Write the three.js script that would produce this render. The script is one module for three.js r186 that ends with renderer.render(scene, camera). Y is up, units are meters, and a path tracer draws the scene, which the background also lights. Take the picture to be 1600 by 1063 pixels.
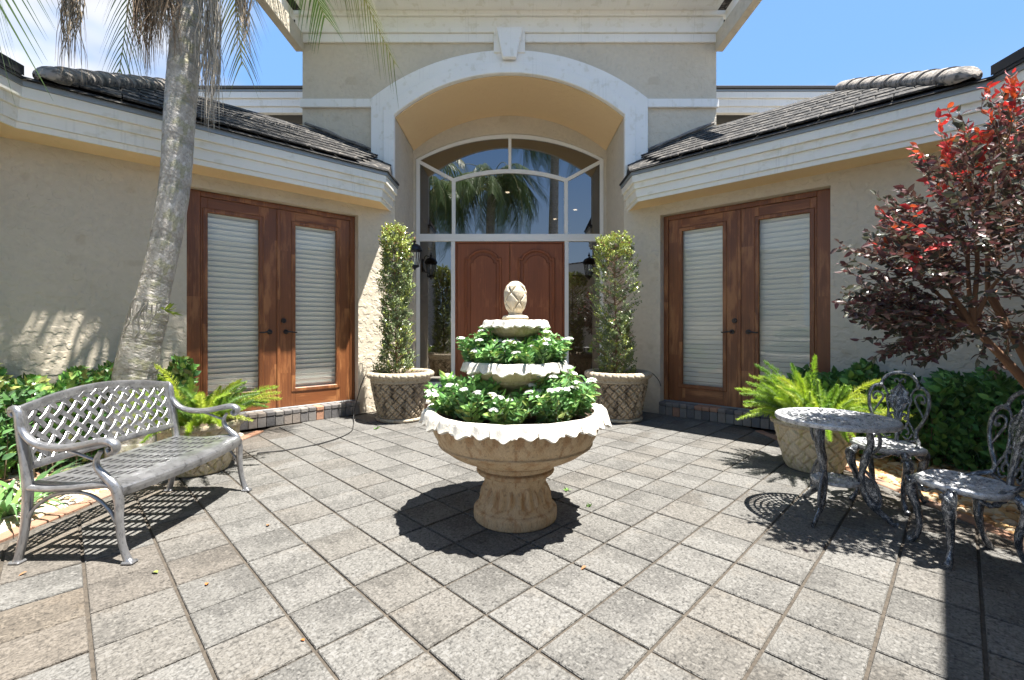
import * as THREE from 'three';
import { mergeGeometries } from 'three/addons/utils/BufferGeometryUtils.js';

// ------------------------------------------------------------ camera, sky, sun, exposure
const scene = new THREE.Scene();
const camera = new THREE.PerspectiveCamera(74.03, 1600 / 1063, 0.05, 600);
camera.position.set(0, 1.245, 0);
camera.lookAt(0, 1.245, -10);
camera.setViewOffset(1600, 1063, 0, 20.5, 1600, 1063);
camera.updateProjectionMatrix();
const renderer = new THREE.WebGLRenderer({ antialias: true });
renderer.setSize(1024, 680);
renderer.toneMapping = THREE.LinearToneMapping;
renderer.toneMappingExposure = 3.7;
renderer.shadowMap.enabled = true;

const SUN = new THREE.Vector3(0.275, 1, 0.105).normalize();
const sun = new THREE.DirectionalLight(new THREE.Color(1, 0.955, 0.88), 4.7);
sun.name = 'sun';
sun.position.copy(SUN).multiplyScalar(40);
sun.castShadow = true;
sun.shadow.mapSize.set(4096, 4096);
Object.assign(sun.shadow.camera, { left: -14, right: 14, top: 14, bottom: -14, near: 1, far: 90 });
scene.add(sun, sun.target);

// ------------------------------------------------------------ random numbers and noise
function rng(seed) {
  let a = seed >>> 0;
  return () => { a = (a + 0x6D2B79F5) >>> 0; let t = a; t = Math.imul(t ^ (t >>> 15), t | 1); t ^= t + Math.imul(t ^ (t >>> 7), t | 61); return ((t ^ (t >>> 14)) >>> 0) / 4294967296; };
}
const PERM = (() => { const r = rng(7), p = new Float32Array(65536); for (let i = 0; i < 65536; i++) p[i] = r(); return p; })();
const h2 = (x, y, s) => PERM[(Math.imul(x, 374761) + Math.imul(y, 668265) + Math.imul(s, 9973)) & 65535];
const sm = t => t * t * (3 - 2 * t);
function vn(x, y, p, s) {                       // value noise, period p
  const xi = Math.floor(x), yi = Math.floor(y), fx = sm(x - xi), fy = sm(y - yi);
  const m = k => ((k % p) + p) % p, x0 = m(xi), x1 = m(xi + 1), y0 = m(yi), y1 = m(yi + 1);
  const a = h2(x0, y0, s), b = h2(x1, y0, s), c = h2(x0, y1, s), d = h2(x1, y1, s);
  return a + (b - a) * fx + (c - a) * fy + (a - b - c + d) * fx * fy;
}
function fbm(u, v, p, oct, s, gain = 0.5) {     // u, v in 0..1
  let a = 0, w = 1, t = 0;
  for (let i = 0; i < oct; i++) { a += w * vn(u * p, v * p, p, s + i * 17); t += w; w *= gain; p *= 2; }
  return a / t;
}
const clamp = (x, a = 0, b = 1) => Math.min(b, Math.max(a, x));
const sst = (a, b, x) => sm(clamp((x - a) / (b - a)));
const lerp = (a, b, t) => a + (b - a) * t;
const mix3 = (a, b, t) => [lerp(a[0], b[0], t), lerp(a[1], b[1], t), lerp(a[2], b[2], t)];
const toS = x => { x = clamp(x); return x < 0.0031308 ? x * 12.92 : 1.055 * Math.pow(x, 1 / 2.4) - 0.055; };
function colorTex(n, fn, repeat = 1, m = n) {     // fn(u, v) gives linear colour
  const d = new Uint8Array(n * m * 4);
  for (let j = 0; j < m; j++) for (let i = 0; i < n; i++) {
    const c = fn(i / n, j / m), k = (j * n + i) * 4;
    d[k] = 255 * toS(c[0]); d[k + 1] = 255 * toS(c[1]); d[k + 2] = 255 * toS(c[2]); d[k + 3] = 255;
  }
  const t = new THREE.DataTexture(d, n, m, THREE.RGBAFormat);
  t.colorSpace = THREE.SRGBColorSpace; return texEnd(t, repeat);
}
function grayTex(n, fn, repeat = 1, m = n) {
  const d = new Uint8Array(n * m * 4);
  for (let j = 0; j < m; j++) for (let i = 0; i < n; i++) { const c = 255 * clamp(fn(i / n, j / m)), k = (j * n + i) * 4; d[k] = d[k + 1] = d[k + 2] = c; d[k + 3] = 255; }
  return texEnd(new THREE.DataTexture(d, n, m, THREE.RGBAFormat), repeat);
}
function texEnd(t, repeat) {
  t.wrapS = t.wrapT = THREE.RepeatWrapping; t.magFilter = THREE.LinearFilter; t.minFilter = THREE.LinearMipmapLinearFilter; t.generateMipmaps = true;
  if (Array.isArray(repeat)) t.repeat.set(repeat[0], repeat[1]); else t.repeat.set(repeat, repeat);
  t.needsUpdate = true; return t;
}

// ------------------------------------------------------------ the sky
{
  const SKY = 0.33, w = 2048, h = 1024, d = new Float32Array(w * h * 4);
  const zen = [0.19, 0.34, 0.62], mid = [0.235, 0.475, 0.95], hor = [0.56, 0.76, 0.99];
  for (let j = 0; j < h; j++) for (let i = 0; i < w; i++) {
    const el = (((j + 0.5) / h) - 0.5) * Math.PI, az = ((i + 0.5) / w - 0.5) * 2 * Math.PI, k = (j * w + i) * 4;
    const y = Math.sin(el);
    let c;
    if (y < 0) c = [0.16, 0.16, 0.15];
    else {
      c = y < 0.45 ? mix3(hor, mid, sst(0.0, 0.45, y)) : mix3(mid, zen, sst(0.42, 0.95, y));
      const inv = 1 / (y + 0.16), px = Math.cos(el) * Math.cos(az) * inv, pz = Math.cos(el) * Math.sin(az) * inv;
      const n = fbm(px / 9 + 0.5, pz / 9 + 0.5, 8, 6, 41, 0.55), broad = fbm(px / 14 + 0.81, pz / 14 + 0.22, 4, 3, 77);
      // one bank of cloud to the left of the house, unseen ones added overhead as fill light
      const bank = Math.exp(-Math.pow((az + 2.45) / 0.42, 4) - Math.pow((el - 0.36) / 0.5, 2));
      const cover = sst(0.56, 0.72, n + 0.08 + 0.44 * bank + 0.10 * (broad - 0.5) - 0.19 * Math.exp(-Math.pow(el / 0.80, 4)));
      const body = fbm(px / 5 + 0.3, pz / 5 + 0.1, 8, 5, 91);
      const cl = mix3([0.62, 0.65, 0.71], [1.02, 1.02, 1.04], sst(0.33, 0.60, body));
      c = mix3(c, cl, cover * sst(0.0, 0.08, y));
    }
    d[k] = c[0] * SKY; d[k + 1] = c[1] * SKY; d[k + 2] = c[2] * SKY; d[k + 3] = 1;
  }
  const t = new THREE.DataTexture(d, w, h, THREE.RGBAFormat, THREE.FloatType);
  t.mapping = THREE.EquirectangularReflectionMapping; t.magFilter = THREE.LinearFilter; t.needsUpdate = true;
  scene.background = t; scene.environment = t;
}

// ------------------------------------------------------------ naming
const taken = {};
function numbered(name) { const n = taken[name] = (taken[name] ?? -1) + 1; return n ? `${name}_${String(n).padStart(3, '0')}` : name; }
function tag(o, label, category, group) { o.userData.label = label; if (category) o.userData.category = category; if (group) o.userData.group = group; return o; }
function thing(name, label, category, p = [0, 0, 0], turn = 0, group) {
  const g = new THREE.Group(); g.name = numbered(name); g.position.set(...p); g.rotation.y = turn; scene.add(g); return tag(g, label, category, group);
}
function part(name, geo, mat, parent, label) {
  const m = new THREE.Mesh(geo, mat); m.name = name; m.castShadow = m.receiveShadow = true; parent.add(m);
  if (label) m.userData.label = label; return m;
}
function struct(name, geo, mat) { const m = part(name, geo, mat, scene); m.userData.kind = 'structure'; return m; }
function copy(o, label, p, turn, group) {
  const c = o.clone(); c.name = numbered(o.name.replace(/_\d{3}$/, '')); c.userData = { ...o.userData }; scene.add(c);
  if (p) c.position.set(...p); if (turn !== undefined) c.rotation.y = turn; if (label) c.userData.label = label; if (group) c.userData.group = group; return c;
}

// ------------------------------------------------------------ geometry helpers
const V = (x, y, z) => new THREE.Vector3(x, y, z);
function boxUV(g, s = 1, du = 0, dv = 0) {        // planar uv in metres by the way each face points (flat-shaded geometry)
  if (g.index) g = g.toNonIndexed();
  g.computeVertexNormals();
  const p = g.attributes.position, n = g.attributes.normal, uv = new Float32Array(p.count * 2);
  for (let i = 0; i < p.count; i++) {
    const ax = Math.abs(n.getX(i)), ay = Math.abs(n.getY(i)), az = Math.abs(n.getZ(i));
    let u, v;
    if (ay > ax && ay > az) { u = p.getX(i); v = p.getZ(i); } else if (ax > az) { u = p.getZ(i); v = p.getY(i); } else { u = p.getX(i); v = p.getY(i); }
    uv[2 * i] = u * s + du; uv[2 * i + 1] = v * s + dv;
  }
  g.setAttribute('uv', new THREE.BufferAttribute(uv, 2)); return g;
}
function swapUV(g) { const a = g.attributes.uv; for (let i = 0; i < a.count; i++) { const u = a.getX(i); a.setXY(i, a.getY(i), u); } return g; }
function only(g) { for (const k of Object.keys(g.attributes)) if (!['position', 'normal', 'uv'].includes(k)) g.deleteAttribute(k); return g; }
function merge(list) { return mergeGeometries(list.map(g => only(g.index ? g.toNonIndexed() : g)), false); }
function tri(list) {                              // flat triangles from quads or triangles of [x,y,z]
  const a = [];
  for (const q of list) { a.push(...q[0], ...q[1], ...q[2]); if (q.length === 4) a.push(...q[0], ...q[2], ...q[3]); }
  const g = new THREE.BufferGeometry(); g.setAttribute('position', new THREE.Float32BufferAttribute(a, 3)); return boxUV(g);
}
function cbox(w, h, d, c = 0.004, x = 0, y = 0, z = 0) {   // chamfered box round (x, y, z)
  const X = w / 2, Y = h / 2, Z = d / 2, q = [], P = (sx, sy, sz, ax) => [x + sx * (X - (ax === 0 ? 0 : c)), y + sy * (Y - (ax === 1 ? 0 : c)), z + sz * (Z - (ax === 2 ? 0 : c))];
  for (const s of [-1, 1]) {
    const f = (a, b, c2, d2) => q.push(s > 0 ? [a, b, c2, d2] : [d2, c2, b, a]);
    f(P(s, -1, 1, 0), P(s, -1, -1, 0), P(s, 1, -1, 0), P(s, 1, 1, 0));
    f(P(-1, s, 1, 1), P(1, s, 1, 1), P(1, s, -1, 1), P(-1, s, -1, 1));
    f(P(-1, -1, s, 2), P(1, -1, s, 2), P(1, 1, s, 2), P(-1, 1, s, 2));
  }
  for (const a of [-1, 1]) for (const b of [-1, 1]) {
    const f = (k, l, m, n) => q.push(a * b > 0 ? [k, l, m, n] : [n, m, l, k]);
    f(P(a, b, 1, 0), P(a, b, -1, 0), P(a, b, -1, 1), P(a, b, 1, 1));
    f(P(a, -1, b, 2), P(a, -1, b, 0), P(a, 1, b, 0), P(a, 1, b, 2));
    f(P(-1, a, b, 1), P(-1, a, b, 2), P(1, a, b, 2), P(1, a, b, 1));
  }
  for (const a of [-1, 1]) for (const b of [-1, 1]) for (const e of [-1, 1]) { const t = [P(a, b, e, 0), P(a, b, e, 1), P(a, b, e, 2)]; q.push(a * b * e > 0 ? t : t.reverse()); }
  return tri(q);
}
function bxr(x0, x1, y0, y1, z0, z1, c = 0.004) { return cbox(x1 - x0, y1 - y0, z1 - z0, c, (x0 + x1) / 2, (y0 + y1) / 2, (z0 + z1) / 2); }
// a grid surface; cu: closed in u
function grid(nu, nv, fn, cu = false, su = 1, sv = 1) {
  const P = [], U = [], I = [];
  for (let j = 0; j <= nv; j++) for (let i = 0; i <= nu; i++) { P.push(...fn(i / nu, j / nv)); U.push(i / nu * su, j / nv * sv); }
  const w = nu + 1;
  for (let j = 0; j < nv; j++) for (let i = 0; i < nu; i++) { const a = j * w + i; I.push(a, a + 1, a + w + 1, a, a + w + 1, a + w); }
  const g = new THREE.BufferGeometry();
  g.setAttribute('position', new THREE.Float32BufferAttribute(P, 3)); g.setAttribute('uv', new THREE.Float32BufferAttribute(U, 2)); g.setIndex(I); g.computeVertexNormals();
  if (cu) { const n = g.attributes.normal; for (let j = 0; j <= nv; j++) { const a = j * w, b = a + nu, v = V(n.getX(a) + n.getX(b), n.getY(a) + n.getY(b), n.getZ(a) + n.getZ(b)).normalize(); n.setXYZ(a, v.x, v.y, v.z); n.setXYZ(b, v.x, v.y, v.z); } }
  return g;
}
// profile: [[r, y], ...] sampled smoothly or with corners; disp(angle, y, r) pushes the wall out
function lathe(profile, nu, su = 1, sv = 1, disp = null, sub = 1) {
  const pts = [];
  for (let i = 0; i < profile.length - 1; i++) for (let k = 0; k < sub; k++) pts.push([lerp(profile[i][0], profile[i + 1][0], k / sub), lerp(profile[i][1], profile[i + 1][1], k / sub)]);
  pts.push(profile[profile.length - 1]);
  const n = pts.length - 1;
  return grid(nu, n, (u, v) => { const [r, y] = pts[Math.round(v * n)], a = u * Math.PI * 2, q = r + (disp ? disp(a, y, r) : 0); return [q * Math.cos(a), y, -q * Math.sin(a)]; }, true, su, sv);
}
function curve(pts) { return new THREE.CatmullRomCurve3(pts.map(p => p.isVector3 ? p : V(...p)), false, 'centripetal'); }
// tube with changing radius; flat: depth over width, seen along `side`
function sweep(pts, radii, n = 16, m = 8, flat = 1, side = V(0, 0, 1), su = 1, sv = 1, dispf = null) {
  const c = curve(pts), R = t => { const k = t * (radii.length - 1), i = Math.min(radii.length - 2, Math.floor(k)); return lerp(radii[i], radii[i + 1], sm(k - i)); };
  const fr = []; let s0 = side.clone();
  for (let j = 0; j <= n; j++) {
    const t = j / n, p = c.getPoint(t), d = c.getTangent(t); let b = s0.clone().addScaledVector(d, -s0.dot(d)); if (b.length() < 0.05) b = V(d.y, d.z, d.x).addScaledVector(d, -d.dot(V(d.y, d.z, d.x)));
    b.normalize(); s0 = b.clone(); fr.push([p, V(0, 0, 0).crossVectors(b, d).normalize(), b, R(t)]);
  }
  const body = grid(m, n, (u, v) => { const [p, a, b, r] = fr[Math.round(v * n)], w = u * 2 * Math.PI, q = r * (1 + (dispf ? dispf(u, v) : 0)); const x = Math.cos(w) * q, y = Math.sin(w) * q * flat; return [p.x + a.x * x + b.x * y, p.y + a.y * x + b.y * y, p.z + a.z * x + b.z * y]; }, true, su, sv);
  const cap = e => { const [p, a, b, r] = fr[e], q = []; for (let i = 0; i < m; i++) { const f = k => { const w = k / m * 2 * Math.PI; return [p.x + a.x * Math.cos(w) * r + b.x * Math.sin(w) * r * flat, p.y + a.y * Math.cos(w) * r + b.y * Math.sin(w) * r * flat, p.z + a.z * Math.cos(w) * r + b.z * Math.sin(w) * r * flat]; }; q.push(e ? [[p.x, p.y, p.z], f(i), f(i + 1)] : [[p.x, p.y, p.z], f(i + 1), f(i)]); } return tri(q); };
  return merge([body, cap(0), cap(n)]);
}
function extr(shape, depth, bevel = 0, seg = 24) {
  const g = new THREE.ExtrudeGeometry(shape, { depth: depth - 2 * bevel, bevelEnabled: bevel > 0, bevelThickness: bevel, bevelSize: bevel, bevelOffset: -bevel, bevelSegments: 1, curveSegments: seg });
  if (bevel) g.translate(0, 0, bevel); return boxUV(g);
}
function poly(pts) { const s = new THREE.Shape(); pts.forEach((p, i) => i ? s.lineTo(...p) : s.moveTo(...p)); return s; }
function rectPath(x0, x1, y0, y1) { const s = new THREE.Path(); s.moveTo(x0, y0); s.lineTo(x0, y1); s.lineTo(x1, y1); s.lineTo(x1, y0); s.closePath(); return s; }
function archPts(hw, spring, apex, n = 28) { // from right spring over the top to left spring
  const r = apex - spring, R = (hw * hw + r * r) / (2 * r), cy = apex - R, a = Math.asin(hw / R), o = [];
  for (let i = 0; i <= n; i++) { const t = a - 2 * a * i / n; o.push([R * Math.sin(t), cy + R * Math.cos(t)]); } return o;
}
function leafGeo(len, wid, fold = 0.25, droop = 0.25, seg = 3) {  // pointed leaf along +y, folded on its midrib
  const q = [], at = (t, s) => { const w = wid / 2 * Math.pow(Math.sin(Math.PI * Math.pow(t, 0.8)), 0.8) * (t > 0.999 || t < 0.001 ? 0 : 1); return [s * w, len * (t - 0.1 * t * t * droop), -droop * len * t * t * 0.6 + Math.abs(s) * w * fold]; };
  for (let i = 0; i < seg; i++) for (const s of [-1, 1]) { const a = at(i / seg, 0), b = at(i / seg, s), c = at((i + 1) / seg, s), d = at((i + 1) / seg, 0); q.push(...(i === 0 ? [[a, c, d]] : i === seg - 1 ? [[a, b, c]] : [[a, b, c, d]])); }
  return tri(q);
}
// stuff: many copies in one object
function copies(name, geo, mat, list, parent, colors) {
  const m = new THREE.InstancedMesh(geo, mat, list.length); m.name = name; m.castShadow = m.receiveShadow = true; m.userData.kind = 'stuff';
  list.forEach((a, i) => { m.setMatrixAt(i, a); if (colors) m.setColorAt(i, colors[i]); }); parent.add(m); return m;
}
const _o = new THREE.Object3D();
function mat4(x, y, z, dir, roll, s, sy = s) { // local +y along dir
  _o.position.set(x, y, z); _o.quaternion.setFromUnitVectors(V(0, 1, 0), dir.clone().normalize()); _o.rotateY(roll); _o.scale.set(s, sy, s); _o.updateMatrix(); return _o.matrix.clone();
}
const C = (r, g, b) => new THREE.Color().setRGB(r, g, b);

// ------------------------------------------------------------ materials
function std(o) { const M = new THREE.MeshPhysicalMaterial({ roughness: 0.8, ...o }); return M; }
const tStuccoBump = grayTex(1024, (u, v) => { const a = fbm(u, v, 10, 4, 3), w = fbm(u + 0.05 * fbm(u, v, 6, 2, 8), v, 26, 3, 5); return 0.35 * a + 0.5 * sst(0.38, 0.62, w) + 0.15 * fbm(u, v, 200, 2, 6); }, 1 / 1.5);
const tStucco = colorTex(512, (u, v) => { const a = fbm(u, v, 4, 5, 13), b = fbm(u, v, 60, 3, 15), k = 0.9 + 0.16 * (a - 0.5) + 0.1 * (b - 0.5), st = sst(0.66, 0.8, fbm(u, v, 12, 4, 19)); return [0.69 * k * (1 - 0.10 * st), 0.61 * k * (1 - 0.12 * st), 0.485 * k * (1 - 0.15 * st)]; }, 1 / 2.3);
const tPaint = colorTex(512, (u, v) => { const a = fbm(u, v, 6, 5, 23), s = sst(0.6, 0.78, fbm(u * 1, v, 20, 4, 29)); const run = sst(0.62, 0.85, fbm(u, v * 0.0 + 0.5, 90, 3, 37)) * sst(0.4, 0.7, fbm(u, v, 5, 3, 39)); const k = (0.97 + 0.08 * (a - 0.5)) * (1 - 0.10 * run); return [0.90 * k * (1 - 0.1 * s), 0.88 * k * (1 - 0.11 * s), 0.835 * k * (1 - 0.15 * s)]; }, 1 / 1.7);
const tFine = grayTex(512, (u, v) => fbm(u, v, 48, 4, 31), 1 / 0.6);
const M = {};
M.stucco = std({ map: tStucco, bumpMap: tStuccoBump, bumpScale: 0.009, roughness: 0.92 });
M.soffit = std({ color: C(0.82, 0.60, 0.345), bumpMap: tStuccoBump, bumpScale: 0.005, roughness: 0.92 });  // warm light bounced off the court is painted into this tan
M.paint = std({ map: tPaint, bumpMap: tFine, bumpScale: 0.0012, roughness: 0.6 });
M.eavesBounce = M.paint.clone(); M.eavesBounce.color = C(1.0, 0.985, 0.935);  // cream tint holds warm bounce light on the wing fascias
M.frame = std({ color: C(0.84, 0.82, 0.78), roughness: 0.45 });
M.drip = std({ color: C(0.30, 0.32, 0.33), roughness: 0.5, metalness: 0.4 });
const tRoof = colorTex(512, (u, v) => { const a = fbm(u, v, 6, 5, 43), b = fbm(u, v, 30, 4, 47), w = sst(0.55, 0.72, b * 0.6 + a * 0.4), l = sst(0.62, 0.75, fbm(u, v, 18, 4, 53)); return mix3(mix3([0.020, 0.019, 0.019], [0.085, 0.078, 0.07], w), [0.34, 0.31, 0.27], l * 0.4); }, 1 / 0.9);
M.roof = std({ map: tRoof, bumpMap: tFine, bumpScale: 0.004, roughness: 0.9 });
const tCap = colorTex(512, (u, v) => { const a = fbm(u, v, 5, 5, 143), b = fbm(u, v, 22, 4, 147); return mix3([0.09, 0.085, 0.08], [0.34, 0.30, 0.26], sst(0.36, 0.6, 0.5 * a + 0.5 * b)); }, 1 / 0.7);
M.cap = std({ map: tCap, bumpMap: tFine, bumpScale: 0.004, roughness: 0.9 });
M.dark = std({ color: C(0.03, 0.03, 0.032), roughness: 0.7 });
// worn varnished wood, grain along v
function woodTex(seed, base, dark, worn, wornAmount) {
  return colorTex(512, (u, v) => {
    const g = fbm(u * 1, v * 0.0 + 0.3 * vn(u * 6, v * 3, 6, seed) / 6, 40, 3, seed + 1), f = vn(u * 128, v * 8, 128, seed + 2), big = fbm(u, v, 3, 4, seed + 3), p = fbm(u, v * 0.5, 8, 6, seed + 4, 0.62);
    let c = mix3(dark, base, clamp(0.25 + 0.6 * g + 0.25 * f + 0.7 * (big - 0.5)));
    const w = sst(0.62 - 0.26 * wornAmount, 0.86 - 0.20 * wornAmount, p + 0.16 * (f - 0.5) + 0.10 * (g - 0.5));
    return mix3(c, mix3(worn, base, 0.4 * f), w * 0.85);
  }, [1 / 0.8, 1 / 1.6]);
}
const tGrain = grayTex(512, (u, v) => 0.6 * vn(u * 120, v * 5, 120, 61) + 0.4 * fbm(u, v, 40, 3, 62), [1 / 0.6, 1 / 0.9]);
M.wood = std({ map: woodTex(71, [0.24, 0.082, 0.024], [0.09, 0.028, 0.010], [0.42, 0.18, 0.065], 0.60), bumpMap: tGrain, bumpScale: 0.0012, roughness: 0.5, clearcoat: 0.15, clearcoatRoughness: 0.35 });
M.doorwood = std({ map: woodTex(83, [0.30, 0.088, 0.030], [0.16, 0.046, 0.016], [0.38, 0.13, 0.048], 0.2), bumpMap: tGrain, bumpScale: 0.0008, roughness: 0.6, clearcoat: 0.08, clearcoatRoughness: 0.3 });
M.bronze = std({ color: C(0.06, 0.055, 0.055), metalness: 0.8, roughness: 0.38 });
M.slat = std({ color: C(0.88, 0.87, 0.83), roughness: 0.55 });
M.pane = std({ color: C(0.97, 0.99, 0.97), roughness: 0.0, transmission: 1, thickness: 0, ior: 1.5 });
M.tint = std({ color: C(0.11, 0.105, 0.095), roughness: 0.0, transmission: 1, thickness: 0, ior: 2.75 });
M.room = std({ color: C(0.46, 0.40, 0.32), roughness: 0.9 });
const tBrick = colorTex(256, (u, v) => { const a = fbm(u, v, 6, 5, 87), b = fbm(u, v, 40, 3, 89); const k = 0.75 + 0.5 * a + 0.3 * (b - 0.5); return [k, k, k]; }, 1 / 0.4);
const brickM = [[0.16, 0.15, 0.145], [0.21, 0.195, 0.18], [0.12, 0.115, 0.115], [0.40, 0.22, 0.14], [0.25, 0.215, 0.185]].map(c => std({ color: C(...c), map: tBrick, bumpMap: tFine, bumpScale: 0.003, roughness: 0.92 }));
const terraM = [[0.34, 0.18, 0.11], [0.29, 0.165, 0.11], [0.36, 0.22, 0.15], [0.27, 0.18, 0.135]].map(c => std({ color: C(...c), map: tBrick, bumpMap: tFine, bumpScale: 0.003, roughness: 0.92 }));
// pavers: cast concrete with a worm-track texture
const tPaverBump = grayTex(1024, (u, v) => { const a = fbm(u, v, 40, 3, 101), r = Math.abs(fbm(u + 0.012 * fbm(u, v, 20, 2, 104), v, 58, 3, 102) - 0.5) * 2, p = sst(0.62, 0.8, vn(u * 90, v * 90, 90, 106)); return 0.45 * sst(0.04, 0.34, r) + 0.4 * a - 0.25 * p + 0.2; }, 1 / 0.9);
const tPaver = colorTex(1024, (u, v) => {
  const a = fbm(u, v, 5, 5, 111), b = fbm(u, v, 230, 2, 113, 0.8), dk = sst(0.44, 0.66, fbm(u, v, 7, 4, 117, 0.42)), br = sst(0.55, 0.75, fbm(u, v, 7, 4, 119)), sp = sst(0.74, 0.86, vn(u * 190, v * 190, 190, 121)), lt = sst(0.72, 0.84, vn(u * 150, v * 150, 150, 127)), r = Math.abs(fbm(u + 0.006 * fbm(u, v, 40, 2, 104), v, 110, 2, 102) - 0.5) * 2;
  let k = 0.86 + 0.22 * (a - 0.5) + 0.55 * (b - 0.5); k *= 0.70 + 0.30 * sst(0.02, 0.26, r); k *= 1 - 0.27 * dk; k *= 1 - 0.45 * sp; k += 0.30 * lt;
  return mix3([k, k * 0.985, k * 0.955], [k * 1.01, k * 0.90, k * 0.78], br * 0.42);
}, 1 / 1.9);
const paverM = [[0.160, 0.157, 0.151], [0.151, 0.148, 0.142], [0.169, 0.166, 0.160], [0.156, 0.149, 0.139], [0.143, 0.140, 0.134]].map(c => std({ color: C(...c), map: tPaver, bumpMap: tPaverBump, bumpScale: 0.0045, roughness: 0.88 }));
const paverBrown = [[0.150, 0.133, 0.115], [0.142, 0.129, 0.115], [0.153, 0.132, 0.109]].map(c => std({ color: C(...c), map: tPaver, bumpMap: tPaverBump, bumpScale: 0.0045, roughness: 0.88 }));
M.joint = std({ map: colorTex(256, (u, v) => { const a = fbm(u, v, 30, 4, 131); return mix3([0.03, 0.025, 0.02], [0.10, 0.083, 0.065], a); }, 1 / 0.4), roughness: 1 });
M.soil = std({ map: colorTex(256, (u, v) => { const a = fbm(u, v, 16, 5, 133); return mix3([0.03, 0.022, 0.015], [0.13, 0.09, 0.06], a); }, 1 / 0.7), roughness: 1 });
M.lawn = std({ map: colorTex(256, (u, v) => { const a = fbm(u, v, 16, 5, 135); return mix3([0.10, 0.09, 0.07], [0.20, 0.18, 0.14], a); }, 1 / 2), roughness: 1 });
// cast stone
function stoneTex(seed, a, b, stain, amt, speck) { return colorTex(512, (u, v) => { const n = fbm(u, v, 5, 5, seed), f = fbm(u, v, 50, 3, seed + 3), s = sst(0.52, 0.72, fbm(u, v, 8, 5, seed + 7)), d = sst(0.62, 0.76, fbm(u, v, 44, 3, seed + 9)); let c = mix3(a, b, clamp(0.5 + 1.6 * (n - 0.5))); c = mix3(c, stain, s * amt); c = mix3(c, [0.05, 0.045, 0.035], d * speck); const k = 0.9 + 0.3 * (f - 0.5); return c.map(x => x * k); }, [2, 1]); }
const tPit = grayTex(512, (u, v) => 0.7 * fbm(u, v, 50, 4, 151) + 0.3 * sst(0.3, 0.5, fbm(u, v, 28, 3, 153)), [3, 2]);
M.fountain = std({ map: stoneTex(161, [0.49, 0.34, 0.19], [0.58, 0.44, 0.28], [0.36, 0.19, 0.08], 0.65, 0.35), bumpMap: tPit, bumpScale: 0.003, roughness: 0.85 });
M.acanthus = std({ map: stoneTex(171, [0.70, 0.66, 0.58], [0.78, 0.75, 0.68], [0.58, 0.48, 0.34], 0.35, 0.15), bumpMap: tPit, bumpScale: 0.002, roughness: 0.8 });
M.bowl = std({ map: stoneTex(181, [0.46, 0.37, 0.22], [0.55, 0.46, 0.30], [0.33, 0.28, 0.10], 0.6, 0.2), bumpMap: tPit, bumpScale: 0.003, roughness: 0.85 });
M.pot = std({ map: stoneTex(191, [0.36, 0.275, 0.185], [0.50, 0.41, 0.295], [0.10, 0.075, 0.05], 0.8, 0.8), bumpMap: tPit, bumpScale: 0.003, roughness: 0.9 });
M.finial = std({ map: stoneTex(205, [0.60, 0.51, 0.37], [0.70, 0.62, 0.48], [0.50, 0.38, 0.22], 0.4, 0.15), bumpMap: tPit, bumpScale: 0.002, roughness: 0.8 });
M.potrim = std({ map: stoneTex(201, [0.42, 0.345, 0.245], [0.53, 0.46, 0.35], [0.23, 0.165, 0.095], 0.6, 0.6), bumpMap: tPit, bumpScale: 0.003, roughness: 0.9 });
M.cream = std({ map: stoneTex(211, [0.60, 0.49, 0.33], [0.68, 0.58, 0.42], [0.40, 0.36, 0.08], 0.45, 0.15), bumpMap: tPit, bumpScale: 0.003, roughness: 0.85 });
// painted cast aluminium
M.bench = std({ map: colorTex(256, (u, v) => { const a = fbm(u, v, 8, 5, 221), k = 0.33 + 0.34 * (a - 0.5) - 0.10 * sst(0.6, 0.75, fbm(u, v, 30, 4, 227)); return [k, k * 1.01, k * 1.05]; }, 2), roughness: 0.3, metalness: 0.75, bumpMap: tFine, bumpScale: 0.0008 });
const antique = (seed, lo, hi) => colorTex(512, (u, v) => { const a = fbm(u, v, 40, 4, seed, 0.65), b = fbm(u, v, 6, 3, seed + 5); const w = sst(lo, hi, 0.6 * a + 0.4 * b); return mix3([0.055, 0.064, 0.078], [0.58, 0.59, 0.61], w); }, [5, 5]);
M.antique = std({ map: antique(231, 0.43, 0.76), roughness: 0.26, metalness: 0.5, bumpMap: tFine, bumpScale: 0.002 });
M.antiqueTop = std({ map: antique(241, 0.23, 0.58), roughness: 0.33, metalness: 0.3, bumpMap: tFine, bumpScale: 0.002 });  // lighter tops: worn paint, with sun sheen put into the colour too
M.black = std({ color: C(0.022, 0.026, 0.034), roughness: 0.35, metalness: 0.3 });
M.cable = std({ color: C(0.02, 0.02, 0.02), roughness: 0.6 });
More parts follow.
